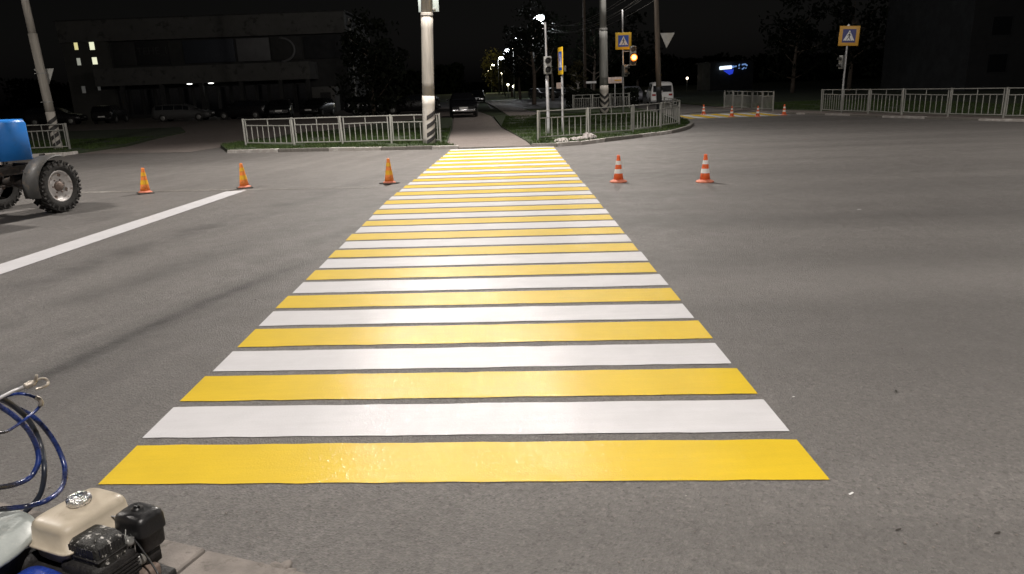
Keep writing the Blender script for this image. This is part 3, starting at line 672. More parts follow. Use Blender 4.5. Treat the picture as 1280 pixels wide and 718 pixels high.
# ------------------------------------------------------------------ cars
def make_car(name, paint_, L=4.3, Wd=1.72, Hc=1.45, style='sedan', front_lamps='lamp_glass'):
    e = empty(name); w = Wd/2
    # stations: x along length (front +), z bottom, z belt, z roof, half belt, half roof
    if style == 'sedan':
        S = [(-.50, .42, .78, .80, .84, .82), (-.485, .28, .90, .92, .93, .90), (-.36, .22, .96, .99, .98, .82), (-.24, .20, .97, 1.38, 1., .74), (-.10, .20, .96, 1.44, 1., .72), (.05, .20, .94, 1.43, 1., .72), (.16, .20, .93, 1.30, 1., .74), (.27, .20, .92, .97, .99, .84), (.40, .22, .84, .86, .97, .88), (.485, .28, .72, .74, .90, .86), (.50, .42, .62, .64, .82, .80)]
    elif style == 'estate':
        S = [(-.50, .42, .80, .84, .86, .84), (-.485, .28, .95, 1.20, .95, .80), (-.43, .22, .98, 1.42, .98, .76), (-.3, .20, .98, 1.47, 1., .74), (-.10, .20, .96, 1.48, 1., .74), (.05, .20, .95, 1.45, 1., .74), (.15, .20, .94, 1.30, 1., .76), (.25, .20, .92, .97, .99, .84), (.40, .22, .84, .86, .97, .88), (.485, .28, .72, .74, .90, .86), (.50, .42, .62, .64, .82, .80)]
    else:  # van
        S = [(-.50, .40, .88, 1.02, .92, .90), (-.49, .28, .96, 1.62, .97, .84), (-.44, .24, 1.0, 1.78, .99, .80), (-.2, .22, 1.0, 1.82, 1., .80), (.1, .22, 1.0, 1.80, 1., .80), (.22, .22, 1.0, 1.70, 1., .80), (.36, .22, .98, 1.08, .99, .84), (.45, .24, .86, .88, .95, .88), (.49, .30, .76, .78, .90, .86), (.50, .42, .66, .68, .82, .8)]
    k = Hc/max(s_[3] for s_ in S)
    S = [(a*L, z0, z1*k, z2*k, hb*w, hr*w) for a, z0, z1, z2, hb, hr in S]
    b = MB()
    b.loft([[Vector((a, -hb*.96, z0)), Vector((a, -hb, (z0+z1)/2)), Vector((a, -hb*.985, z1)), Vector((a, -hr, z2-.05*(z2-z1))), Vector((a, -hr*.8, z2)), Vector((a, hr*.8, z2)), Vector((a, hr, z2-.05*(z2-z1))), Vector((a, hb*.985, z1)), Vector((a, hb, (z0+z1)/2)), Vector((a, hb*.96, z0))] for a, z0, z1, z2, hb, hr in S])
    b.build('body', paint_, e)
    cab = [s_ for s_ in S if s_[3]-s_[2] > .25*k]
    for sd in (-1, 1):
        g = MB(); m = []
        for A, B in zip(cab, cab[1:]):
            lo = lambda s_: Vector((s_[0], sd*(s_[4]*.985*.88+s_[5]*.12+.012), s_[2]+.12*(s_[3]-s_[2]))); hi = lambda s_: Vector((s_[0], sd*(s_[4]*.985*.16+s_[5]*.84+.012), s_[2]+.82*(s_[3]-s_[2])))
            d = (B[0]-A[0])*.04; a0, a1, b0, b1 = lo(A), hi(A), lo(B), hi(B)
            g.poly([a0.lerp(b0, .05), b0.lerp(a0, .05), b1.lerp(a1, .05), a1.lerp(b1, .05)])
        g.build('side_window', 'glass', e)
    i0 = S.index(cab[0]); i1 = S.index(cab[-1])
    for nm, A, B in (('rear_window', S[i0-1], cab[0]), ('windscreen', S[i1+1], cab[-1])):
        if style != 'sedan' and nm == 'rear_window': A = (S[0][0], 0, cab[0][2], cab[0][2]+.02, 0, cab[0][5]*1.02); 
        sx = .02 if nm == 'windscreen' else -.02
        lo = Vector((A[0]+sx, 0, A[3]+.04)); hi = Vector((B[0]+sx, 0, B[3]-.10))
        l1, h1 = lo.lerp(hi, .02), hi
        MB().poly([l1+Vector((0, -A[5]*.92, 0)), l1+Vector((0, A[5]*.92, 0)), h1+Vector((0, B[5]*.92, 0)), h1+Vector((0, -B[5]*.92, 0))], .01, (1 if sx > 0 else -1, 0, .3)).build(nm, 'glass', e)
    for xs in (.31*L, -.31*L):
        for sd in (-1, 1):
            M = Matrix.Translation((xs, sd*(w-.10), .31)) @ Matrix.Rotation(R(90), 4, 'X')
            t_ = MB().lathe([(.20, -.10), (.30, -.095), (.315, -.06), (.315, .06), (.30, .095), (.20, .10)], 24, M).build('wheel', 'tyre', e)
            MB().lathe([(.02, -.115), (.12, -.112), (.195, -.095), (.195, .095), (.12, .112), (.02, .115)], 18, M).build('rim', 'dull_metal', t_)
    for sd in (-1, 1):
        f_ = S[-2]; z = f_[2]-.09
        MB().box((f_[0]-.06, sd*w*.62-.17, z-.06), (f_[0]+.045, sd*w*.62+.17, z+.06), bev=.03).build('headlight', front_lamps, e)
        r_ = S[1]; z = r_[2]-.14
        MB().box((r_[0]-.05, sd*w*.70-.14, z-.08), (r_[0]+.05, sd*w*.70+.14, z+.08), bev=.02).build('taillight', 'tail_red', e)
        MB().box((cab[-1][0]+.05, sd*(w+.09)-.07, S[5][2]+.03), (cab[-1][0]+.15, sd*(w+.09)+.07, S[5][2]+.16), bev=.02).build('mirror', paint_, e)
    for sx, nm in ((1, 'front_bumper'), (-1, 'rear_bumper')):
        MB().box((sx*L*.5-.06, -w*.82, .36), (sx*L*.5+.05, w*.82, .50), bev=.02).build(nm, 'chrome' if paint_ == 'car_black' and sx > 0 else paint_, e)
        MB().box((sx*(L*.5+.055)-.006, -.26, .52), (sx*(L*.5+.055)+.006, .26, .63)).build('number_plate', 'plate', e)
    return e
def place(o, x, y, heading, label, group=None, z=0.):
    o.location = (x, y, z); o.rotation_euler = (0, 0, R(heading)); tag(o, label, 'car', group); return o
gpk = 'cars parked in the dark car park'
c = make_car('parked_car', 'car_black', style='sedan'); q = at(577, 148.5)
place(c, q[0], q[1]+2.2, -86, 'black car with chrome front bumper facing the camera at the left of the path', 'cars beside the path')
c.location.z = .05
c2 = copy_tree(c); q = at(597, 129.5); place(c2, q[0], q[1]+1, -88, 'dark car parked far down the path behind the black car', 'cars beside the path'); c2.location.z = .05
wv = make_car('parked_van', 'car_white', L=4.3, Wd=1.75, Hc=1.72, style='van'); q = at(829, 131.8); place(wv, q[0]+.15, q[1]+2.2, 84, 'white van seen from behind beside the brown pole', None)
b = MB(); b.lathe([(.05, 0), (.07, .01), (.06, .02)], 14, Matrix.Translation((-2.19, 0, 1.0)) @ Matrix.Rotation(R(-90), 4, 'Y')); b.build('badge', 'chrome', wv)
sv = make_car('parked_car', 'car_silver', L=4.3, Wd=1.7, Hc=1.42); q = at(794, 129.0); place(sv, q[0], q[1]+2, 86, 'silver saloon seen from behind, left of the white van', None)
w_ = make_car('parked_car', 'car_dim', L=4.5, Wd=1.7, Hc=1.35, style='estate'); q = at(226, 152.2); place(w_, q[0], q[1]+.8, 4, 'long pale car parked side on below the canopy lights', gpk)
dk = make_car('parked_car', 'car_grey', style='estate'); spots = [(58, 158, 12, 'dark car at the left end of the car park behind the leaning pole'), (128, 155, 100, 'dark car nose on, left of the long pale car'), (298, 150, 172, 'dark car just right of the long pale car'), (345, 148, -78, 'dark car facing out behind the left part of the white railing'), (392, 146.5, -95, 'dark car facing out behind the middle of the white railing'), (462, 144, 10, 'dark car parked under the tree behind the railing'), (512, 143, 175, 'dark car parked just left of the tall striped pole')]
for i, (px, py, hdg, lb) in enumerate(spots):
    o = dk if i == 0 else copy_tree(dk); q = at(px, py); place(o, q[0], q[1]+1.5, hdg, lb, gpk)
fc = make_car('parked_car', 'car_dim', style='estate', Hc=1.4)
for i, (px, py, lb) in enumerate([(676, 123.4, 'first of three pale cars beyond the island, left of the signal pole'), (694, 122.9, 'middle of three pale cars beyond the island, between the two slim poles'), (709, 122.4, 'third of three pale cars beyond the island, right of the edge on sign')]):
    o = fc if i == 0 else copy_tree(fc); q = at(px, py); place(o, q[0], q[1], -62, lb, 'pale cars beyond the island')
# ------------------------------------------------------------------ tractor
rz = math.atan2(.92, .39)               # local +x = forwards (away from the camera)
tr = empty('tractor', (-8.38, 12.72, 0), rz); tag(tr, 'blue farm tractor with lugged tyres at the left edge of the road', 'tractor')
HX = .02                                # nose
b = MB(); W2 = .33
rings = []
for xx, zt, zb_, ww in ((HX-2.2, 1.59, .98, .37), (HX-1.1, 1.58, .93, .355), (HX-.55, 1.57, .90, .345), (HX-.03, 1.56, .89, .34), (HX, 1.53, .90, .325)):
    rings.append([Vector((xx, -ww, zb_)), Vector((xx, -ww, zt-.06)), Vector((xx, -ww+.012, zt-.025)), Vector((xx, -ww+.05, zt)), Vector((xx, ww-.05, zt)), Vector((xx, ww-.012, zt-.025)), Vector((xx, ww, zt-.06)), Vector((xx, ww, zb_))])
hood_side_z = 1.26
b.loft(rings[2:]); hd_ = b.build('bonnet', 'tractor_blue', tr)
b = MB(); b.loft([[Vector((r_[0].x, p.y, max(p.z, 1.26))) for p in r_] for r_ in rings[:2]] + [[Vector((HX-.552, p.y, max(p.z, 1.26))) for p in rings[2]]]); b.build('bonnet_top', 'tractor_blue', tr)
b = MB(); b.box((HX-.003, -.24, .95), (HX+.012, .24, 1.36), bev=.01); b.build('grille', 'iron_dark', tr)
rr = random.Random(4)
b = MB(); b.box((HX-2.2, -.22, .62), (HX-.62, .22, 1.2), bev=.03)
for k in range(4): b.box((HX-2.0+k*.34, -.32, .95), (HX-1.78+k*.34, -.22, 1.2), bev=.02)
for k in range(9): b.tube(catmull([(HX-2.1+rr.random()*1.3, -.26-rr.random()*.08, .75+rr.random()*.4) for _ in range(3)], 5), .014, 6)
b.lathe([(.08, 0), (.085, .02), (.085, .2), (.06, .22)], 14, Matrix.Translation((HX-.78, -.30, .88))); b.build('engine', 'iron_dark', tr)
b = MB(); b.bar((HX-2.3, -.26, .72), (HX+.12, -.26, .74), .07, .14); b.bar((HX-2.3, .26, .72), (HX+.12, .26, .74), .07, .14); b.box((HX+.02, -.3, .62), (HX+.2, .3, .82), bev=.02); b.build('chassis', 'iron_dark', tr)
b = MB(); b.tube([(0, -.66, .46), (0, -.3, .52), (0, 0, .56), (0, .3, .52), (0, .66, .46)], [.06, .07, .13, .07, .06], 12); b.lathe([(.05, -.1), (.16, -.08), (.19, 0), (.16, .08), (.05, .1)], 16, Matrix.Translation((0, 0, .55)) @ Matrix.Rotation(R(90), 4, 'X'))
for sd in (-1, 1):
    b.tube([(0, sd*.62, .40), (.0, sd*.58, .85)], .055, 10); b.tube([(-.15, sd*.55, .42), (-.18, 0, .46)], .018, 6); b.box((-.09, sd*.56-.07, .62), (.09, sd*.56+.07, .78), bev=.02)
b.build('front_axle', 'iron_dark', tr)
def tractor_wheel(cy, sd, steer, cx=0, Rr=.44, wd=.26):
    w = empty('wheel', (cx, cy, Rr), R(steer)); w.parent = tr
    M = Matrix.Rotation(R(90), 4, 'X')
    b = MB(); h = wd/2
    b.lathe([(Rr*.60, -h*.8), (Rr*.72, -h), (Rr*.88, -h*.95), (Rr*.93, -h*.7), (Rr*.945, 0), (Rr*.93, h*.7), (Rr*.88, h*.95), (Rr*.72, h), (Rr*.60, h*.8)], 48, M, cap=False)
    n = 20
    for k in range(n):
        for s2 in (-1, 1):
            a = 2*PI*(k+(.5 if s2 > 0 else 0))/n
            Mk = Matrix.Rotation(a, 4, 'Y') @ Matrix.Translation((0, s2*h*.52, Rr*.955)) @ Matrix.Rotation(R(38*s2), 4, 'Z')
            b.box((-.020, -h*.62, -.02), (.020, h*.62, .012), Mk)
            Ms = Matrix.Rotation(a+.09, 4, 'Y') @ Matrix.Translation((0, s2*h*.965, Rr*.885)); b.box((-.020, -.009, -.04), (.018, .005, .034), Ms)
    t_ = b.build('tyre', 'tyre', w)
    b = MB(); o = sd
    b.lathe([(Rr*.60, h*.82*o), (Rr*.585, h*.86*o), (Rr*.53, h*.70*o), (Rr*.50, h*.35*o), (Rr*.34, h*.25*o), (Rr*.31, h*.42*o), (.05, h*.42*o)], 40, M @ Matrix.Rotation(PI, 4, 'X') if False else Matrix.Rotation(R(-90), 4, 'X'), cap=False)
    b.build('rim', 'rim_white', w)
    b = MB(); Mh = Matrix.Rotation(R(-90), 4, 'X')
    b.lathe([(.085, h*.40*o), (.08, h*.7*o), (.045, h*.85*o), (.02, h*.86*o)], 16, Mh)
    for k in range(6):
        a = 2*PI*k/6; b.lathe([(.014, h*.42*o), (.014, h*.55*o), (.004, h*.56*o)], 6, Mh @ Matrix.Translation((.115*math.cos(a), .115*math.sin(a), 0)))
    for k in range(4):
        a = 2*PI*k/4+.4; b.box((Rr*.44-.02, -.03, min(h*.25*o, h*.36*o)), (Rr*.44+.04, .03, max(h*.25*o, h*.36*o)), Mh @ Matrix.Rotation(a, 4, 'Z'))
    b.build('hub', 'hub_brown', w)
    return w
tractor_wheel(-.77, -1, 12); tractor_wheel(.77, 1, 12)
def rear_wheel(cy, sd):
    w = tractor_wheel(cy, sd, 0, cx=-2.45, Rr=.78, wd=.42)
rear_wheel(-.80, -1); rear_wheel(.80, 1)
# mudguards over the front wheels
for sd in (-1, 1):
    b = MB(); cy = sd*.77; prof = []
    A = [R(70+i*125/16) for i in range(17)]
    out = []; inn_ = []
    M = Matrix.Translation((0, cy, .44)) @ Matrix.Rotation(R(12), 4, 'Z')
    ring = lambda r_, yy: [M @ Vector((math.cos(a)*r_, yy, math.sin(a)*r_)) for a in A]
    b.loft([ring(.50, -.15), ring(.52, -.145), ring(.535, 0), ring(.52, .145), ring(.50, .15), ring(.49, .14), ring(.52, 0), ring(.49, -.14)], False, True, closed=False)
    b.build('mudguard', 'fender_grey', tr)
    b = MB(); b.tube([(0, sd*.58, .82), (-.05, sd*.62, .97), (-.08, cy, .98)], .016, 6); b.tube([(-.1, sd*.58, .70), (-.38, sd*.60, .74), (-.46, cy, .70)], .016, 6); b.build('mudguard_stay', 'iron_dark', tr)
b = MB(); b.box((HX-3.4, -.62, 1.15), (HX-2.25, .62, 1.2), bev=.01); b.box((HX-3.4, -.62, .8), (HX-2.25, .62, 1.15), bev=.03); b.box((HX-2.3, -.55, 1.2), (HX-2.25, .55, 1.5)); b.build('cab_base', 'tractor_blue', tr)
b = MB()
for sx in (-3.35, -2.3):
    for sd in (-.58, .58): b.bar((HX+sx, sd, 1.2), (HX+sx, sd*.92, 2.4), .06)
b.build('cab_frame', 'iron_dark', tr)
MB().box((HX-3.5, -.65, 2.4), (HX-2.15, .65, 2.5), bev=.04).build('cab_roof', 'tractor_blue', tr)
b = MB(); b.tube([(HX-.95, .12, 1.5), (HX-.95, .12, 2.1)], .035, 10); b.build('exhaust_pipe', 'iron_dark', tr)
# ------------------------------------------------------------------ line marking machine (foreground)
mrz = math.atan2(-.402, .916)
mm = empty('line_marking_machine', (-1.545, 2.28, 0), mrz); tag(mm, 'small petrol driven paint pump with cream tank, black air filter and blue hoses', 'line marking machine')
def rbox(lo, hi, bev, seg=4, taper=1.): return MB().box(lo, hi, bev=bev, seg=seg, taper=taper)
# fuel tank
def super_ring(hx, hy, z, n=40, p=5., ox=0, oy=0):
    out = []
    for i in range(n):
        a = 2*PI*(i+.5)/n; c, s_ = math.cos(a), math.sin(a)
        out.append(Vector((ox+hx*math.copysign(abs(c)**(2/p), c), oy+hy*math.copysign(abs(s_)**(2/p), s_), z)))
    return out
tx, ty = -.03, .01
b = MB(); b.loft([super_ring(hx, hy, z, p=p_, ox=tx, oy=ty) for hx, hy, z, p_ in ((.055, .08, .262, 4), (.085, .115, .266, 5), (.097, .128, .285, 5), (.100, .131, .325, 6), (.116, .147, .328, 7), (.119, .150, .333, 7), (.116, .147, .338, 7), (.102, .133, .341, 7), (.097, .128, .392, 7), (.094, .125, .404, 6.5), (.087, .118, .413, 6), (.074, .105, .4185, 5), (.05, .08, .4215, 4), (.02, .03, .4225, 3))])
tk = b.build('fuel_tank', 'tank_cream', mm)
b = MB(); rr = random.Random(2); rings = []
for r_, z in ((.030, .418), (.036, .424), (.040, .430), (.041, .440), (.038, .448), (.030, .452), (.020, .449), (.008, .451)):
    rings.append([Vector((tx-.005+(r_*(1+.10*noise.noise(Vector((k*.9, z*200, 0)))))*math.cos(2*PI*k/26), ty+.01+(r_*(1+.10*noise.noise(Vector((k*.9, z*200, 5)))))*math.sin(2*PI*k/26), z+.006*noise.noise(Vector((k*1.3, r_*90, 2))))) for k in range(26)])
b.loft(rings); b.build('foil_wrapped_cap', 'foil', tk)
# air filter
b = MB(); ax, ay = .162, .092
b.loft([super_ring(hx, hy, z, p=p_, ox=ax, oy=ay) for hx, hy, z, p_ in ((.058, .045, .255, 5), (.062, .049, .262, 6), (.064, .051, .318, 6), (.071, .057, .320, 6), (.072, .058, .326, 6), (.070, .056, .370, 6), (.066, .052, .386, 5), (.056, .043, .394, 4), (.03, .025, .396, 3))])
af = b.build('air_filter', 'black_plastic', mm)
b = MB(); b.lathe([(.020, .394), (.021, .398), (.013, .400), (.011, .408), (.012, .410), (.004, .411)], 20, Matrix.Translation((ax-.008, ay+.004, 0))); b.box((ax-.024, ay+.001, .400), (ax+.008, ay+.007, .411), bev=.002); b.build('wing_nut', 'black_plastic', af)
b = MB(); b.loft([super_ring(.045, .036, z, ox=ax+.0, oy=ay-.0) for z in (.19, .255)]); b.build('filter_base', 'soot', mm)
# muffler guard with slots
gx, gy = .122, -.05
b = MB(); b.loft([super_ring(hx, hy, z, p=p_, ox=gx, oy=gy) for hx, hy, z, p_ in ((.072, .055, .20, 6), (.074, .057, .26, 6), (.076, .059, .35, 6), (.074, .057, .366, 5), (.066, .049, .376, 4), (.04, .03, .379, 3))])
mg = b.build('muffler_guard', 'splattered', mm)
b = MB()
for k in range(9):
    yy = gy-.044+k*.011; b.box((gx+.0705, yy-.0032, .335), (gx+.0775, yy+.0032, .362))
for k in range(11):
    xx = gx-.055+k*.011; b.box((xx-.0032, gy-.0605, .335), (xx+.0032, gy-.053, .362))
b.build('guard_slots', 'dark_trim', mg)
b = MB(); b.box((gx-.078, gy-.061, .316), (gx+.078, gy+.059, .322), bev=.002)
b.build('guard_rim', 'soot', mg)
# carburettor clutter
b = MB(); rr = random.Random(8)
b.box((.10, .005, .26), (.17, .04, .33), bev=.008); b.lathe([(.016, 0), (.018, .01), (.016, .05), (.010, .055)], 12, Matrix.Translation((.155, .018, .30)) @ Matrix.Rotation(R(60), 4, 'Y'))
for k in range(10): b.tube(catmull([(.11+rr.random()*.09, .0+rr.random()*.06, .25+rr.random()*.11) for _ in range(3)], 5), .0025, 5)
b.lathe([(.022, 0), (.024, .01), (.024, .035), (.018, .04)], 14, Matrix.Translation((.185, .045, .215))); b.build('carburettor', 'dull_metal', mm)
b = MB(); pts = catmull([(.165, .05, .345), (.18, .035, .335), (.24, .022, .30), (.33, .0, .235), (.42, -.035, .13), (.50, -.09, .04)], 6); b.tube(pts, .0035, 6); b.build('throttle_cable', 'black_plastic', mm)
b = MB(); b.tube([(.04, .05, .37), (.10, .06, .372)], .003, 6); b.build('fuel_pipe', 'galvanised', mm)
# engine block, fins, recoil housing
b = MB(); b.box((-.12, -.16, .12), (.17, .13, .262), bev=.02); b.box((.02, -.13, .17), (.2, .04, .30), bev=.02)
for k in range(7): b.box((.05, -.125, .175+k*.014), (.205, .035, .181+k*.014))
b.lathe([(.05, 0), (.05, .03), (.03, .04)], 16, Matrix.Translation((.15, .07, .17)) @ Matrix.Rotation(R(90), 4, 'Y')); b.build('engine_block', 'soot', mm)
b = MB(); b.box((.165, .02, .15), (.235, .09, .20), bev=.012); b.lathe([(.03, -.02), (.036, 0), (.03, .02)], 14, Matrix.Translation((.21, .02, .15)) @ Matrix.Rotation(R(90), 4, 'X')); b.build('exhaust_outlet', 'hub_brown', mm)
# chassis, pump and hopper lid
b = MB(); b.box((-.42, -.75, .08), (.22, .16, .125), bev=.01); b.bar((-.40, -.8, .12), (-.40, .28, .12), .035); b.bar((.2, -.8, .10), (.2, .0, .10), .035)
b.box((-.40, -.55, .125), (-.02, -.02, .24), bev=.03); b.box((-.30, -.30, .2), (-.10, .05, .30), bev=.03); b.build('chassis', 'soot', mm)
def small_wheel(xx, yy):
    M = Matrix.Translation((xx, yy, .10)) @ Matrix.Rotation(R(90), 4, 'Y')
    w = MB().lathe([(.05, -.03), (.09, -.03), (.10, -.015), (.10, .015), (.09, .03), (.05, .03)], 24, M).build('wheel', 'tyre', mm)
    MB().lathe([(.01, -.032), (.05, -.025), (.05, .025), (.01, .032)], 16, M).build('rim', 'dull_metal', w)
small_wheel(-.40, -.7); small_wheel(.27, -.7); small_wheel(-.40, .12)
b = MB(); b.loft([super_ring(hx, hy, z, p=3, ox=.015, oy=-.205) for hx, hy, z in ((.08, .05, .20), (.09, .06, .23), (.088, .06, .275), (.07, .045, .292), (.03, .02, .297))]); b.tube(catmull([(-.09, -.26, .25), (-.03, -.24, .285), (.05, -.22, .29)], 5), .02, 8); b.build('pump_housing', 'pump_blue', mm)
b = MB(); b.tube([(-.25, -.32, .31), (-.10, -.13, .33)], .0035, 5); b.build('pull_rod', 'galvanised', mm)
# hopper with grey lid: world centre
L0 = Vector((-1.93, 2.165, 0)); Mi = (Matrix.Translation((-1.545, 2.28, 0)) @ Matrix.Rotation(mrz, 4, 'Z')).inverted()
lc = Mi @ L0
b = MB(); b.lathe([(.19, .10), (.215, .13), (.225, .33), (.232, .335), (.232, .345)], 40, Matrix.Translation((lc.x, lc.y, 0))); b.build('hopper', 'soot', mm)
b = MB(); b.lathe([(.236, .335), (.243, .342), (.242, .352), (.232, .362), (.20, .374), (.13, .386), (.06, .390), (.005, .391)], 48, Matrix.Translation((lc.x, lc.y, 0))); b.build('hopper_lid', 'lid_grey', mm)
# hoses: traced, held out from the machine handle at real distance
def hp(zx, zy, d): return Mi @ hd(zx/3.415, 450+zy/3.415, d*1.16)
hoses = [([(-190, 60, 2.5), (-90, 130, 2.56), (0, 198, 2.6), (60, 240, 2.62), (120, 300, 2.64), (158, 375, 2.64), (163, 440, 2.62), (130, 500, 2.6), (70, 530, 2.56), (0, 545, 2.5), (-120, 560, 2.42)], .0096, 'hose_blue'),
         ([(-150, 110, 2.55), (0, 162, 2.64), (60, 198, 2.68), (130, 268, 2.70), (175, 368, 2.68), (190, 470, 2.60), (175, 565, 2.60), (138, 620, 2.60), (95, 662, 2.60), (30, 740, 2.60)], .0096, 'hose_dark'),
         ([(-150, 125, 2.60), (0, 168, 2.68), (70, 205, 2.72), (150, 250, 2.74), (220, 330, 2.74), (262, 410, 2.72), (278, 480, 2.68), (262, 550, 2.62), (200, 600, 2.54), (110, 626, 2.56), (0, 638, 2.54), (-120, 650, 2.5)], .0096, 'hose_blue'),
         ([(-130, 330, 2.50), (0, 312, 2.55), (40, 300, 2.58), (100, 260, 2.62), (158, 212, 2.64), (174, 182, 2.64), (150, 160, 2.64), (100, 146, 2.64), (50, 148, 2.66), (0, 168, 2.70), (-100, 210, 2.7)], .0056, 'hose_blue')]
for L_, r_, m_ in hoses:
    MB().tube(catmull([hp(*p) for p in L_], 8), r_, 10).build('hose', m_, mm)
b = MB(); b.tube([hp(-120, 215, 2.6), hp(0, 163, 2.6), hp(60, 132, 2.6), hp(108, 112, 2.6)], .0065, 8); w_ = b.build('spray_lance', 'galvanised', mm)
b = MB(); b.tube([hp(102, 116, 2.6), hp(112, 111, 2.6), hp(118, 108, 2.6), hp(128, 104, 2.6), hp(140, 101, 2.6), hp(152, 98, 2.6)], [.007, .013, .010, .014, .012, .009], 8)
b.tube(catmull([hp(145, 98, 2.6), hp(165, 82, 2.61), hp(190, 80, 2.62), hp(205, 93, 2.62), hp(200, 108, 2.61), hp(178, 118, 2.6), hp(152, 126, 2.6)], 5), .005, 8)
b.tube([hp(148, 98, 2.6), hp(156, 66, 2.58)], .0055, 8); b.build('swivel_fitting', 'brass', w_)
b = MB(); b.tube([hp(150, 160, 2.635), hp(168, 168, 2.635), hp(177, 182, 2.635), hp(173, 196, 2.635)], .0085, 8); b.build('hose_ferrule', 'brass', mm)
# ------------------------------------------------------------------ litter and debris
b = MB(); rr = random.Random(21)
for k in range(26):
    px = 697+rr.random()*46; c = Vector(at(px, 176.2-(px-697)*.075+rr.uniform(-1.2, 1.2), .10)); hgt_ = .07 if px < 732 else .17
    M = Matrix.Translation(c) @ Matrix.Rotation(rr.random()*3, 4, 'Z') @ Matrix.Diagonal((rr.uniform(.10, .24), rr.uniform(.07, .14), hgt_*rr.uniform(.5, 1.1), 1))
    n = 9; b.loft([[M @ Vector((r_*math.cos(2*PI*i/n)*(1+.3*rr.uniform(-1, 1)), r_*math.sin(2*PI*i/n)*(1+.3*rr.uniform(-1, 1)), z+.12*rr.uniform(-1, 1))) for i in range(n)] for r_, z in ((1, -.1), (.9, .3), (.6, .7), (.2, .95))], True, False)
tag(b.build('crumpled_sheeting', 'sheeting'), 'crumpled whitish plastic sheeting lying along the kerb below the island fence', 'sheeting', kind='thing')
def scrap(px, py, sz, m, label, cat, name):
    c = Vector(at(px, py, .004)); M = Matrix.Translation(c) @ Matrix.Rotation(rr.random()*3, 4, 'Z') @ Matrix.Diagonal((sz, sz*.35, sz*.12, 1))
    b = MB(); n = 8; b.loft([[M @ Vector((r_*math.cos(2*PI*i/n)*(1+.25*rr.uniform(-1, 1)), r_*math.sin(2*PI*i/n)*(1+.25*rr.uniform(-1, 1)), z)) for i in range(n)] for r_, z in ((1, 0), (.95, .6), (.4, 1.))], True, False)
    tag(b.build(name, m), label, cat)
scrap(1064, 617, .017, 'chip', 'thin white paint chip lying right of the first yellow bar', 'paint chip', 'paint_chip')
scrap(1123, 662, .015, 'dirt_clod', 'dark clod of dirt lying on asphalt near the bottom right', 'dirt clod', 'dirt_clod')
scrap(1247, 666, .016, 'dirt_clod', 'dark clod of dirt at the right edge near the bottom', 'dirt clod', 'dirt_clod')
scrap(1120, 489, .020, 'dirt_clod', 'small dark clod right of the second yellow bar', 'dirt clod', 'dirt_clod')
scrap(992, 496, .010, 'chip', 'small white paint chip beside the end of the second white bar', 'paint chip', 'paint_chip')
scrap(1074, 262, .03, 'chip', 'tiny pale scrap out on the open asphalt at right', 'paint chip', 'paint_chip')
b = MB(); rr = random.Random(33)
for k in range(420):
    X = rr.uniform(-2.5, 4.5); Y = 2.3+abs(rr.gauss(0, 1))*1.6
    if -2.1 < X < 1.5 and Y > 2.95: continue
    sz = rr.uniform(.0015, .0055); M = Matrix.Translation((X, Y, .004+sz*.3)) @ Matrix.Rotation(rr.random()*3, 4, 'Z') @ Matrix.Diagonal((sz*1.4, sz, sz*.8, 1))
    b.lathe([(.5, -.6), (1, -.1), (.8, .5), (.2, .9)], 5, M, smooth=False)
tag(b.build('grit', 'near_kerb'), 'loose grit and fine stones scattered over the near asphalt', 'grit', kind='stuff')
# ------------------------------------------------------------------ buildings
YB_ = 78.
bd = empty('building'); tag(bd, 'long dim low building with four lit windows and a deep canopy, across the car park', 'building')
def rect(pxa, pya, pxb, pyb, y0, y1, name, m, parent=bd, bev=0, flat=True):
    a = on(pxa, pya, YB_); c = on(pxb, pyb, YB_)
    zt = a.z if flat is True else flat
    o = MB().box((a.x, y0, c.z), (c.x, y1, zt), bev=bev).build(name, m, parent); return o
LX = on(86, 60, YB_).x; RX = on(433, 60, YB_).x; ZT = 9.55
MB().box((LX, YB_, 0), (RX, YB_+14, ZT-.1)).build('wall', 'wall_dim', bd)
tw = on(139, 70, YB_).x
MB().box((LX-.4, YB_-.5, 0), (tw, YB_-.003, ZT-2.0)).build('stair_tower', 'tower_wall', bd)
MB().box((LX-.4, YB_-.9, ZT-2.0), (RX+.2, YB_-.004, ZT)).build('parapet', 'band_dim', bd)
MB().box((LX-.5, YB_-1.0, ZT), (RX+.3, YB_+14.2, ZT+.12)).build('roof_edge', 'wall_dim', bd)
CR = on(388, 90, YB_-3).x
zc1 = on(260, 81.5, YB_-3).z; zc0 = on(260, 103.5, YB_-3).z
MB().box((tw-.4, YB_-3.2, zc0), (CR, YB_-.006, zc1)).build('canopy', 'band_dim', bd)
for px in (150, 200, 250, 300, 350, 384):
    xx = on(px, 100, YB_-3).x; MB().box((xx-.18, YB_-3.0, 0), (xx+.18, YB_-2.64, zc0)).build('column', 'wall_dim', bd)
for px in (236, 263):
    q = on(px, 106.2, YB_-2.4); MB().lathe([(.05, 0), (.24, .01), (.26, .07), (.1, .09)], 16, Matrix.Translation((q.x, YB_-2.2, zc0-.10))).build('canopy_lamp', 'canopy_light', bd)
zw1 = on(260, 49, YB_).z; zw0 = on(260, 80, YB_).z
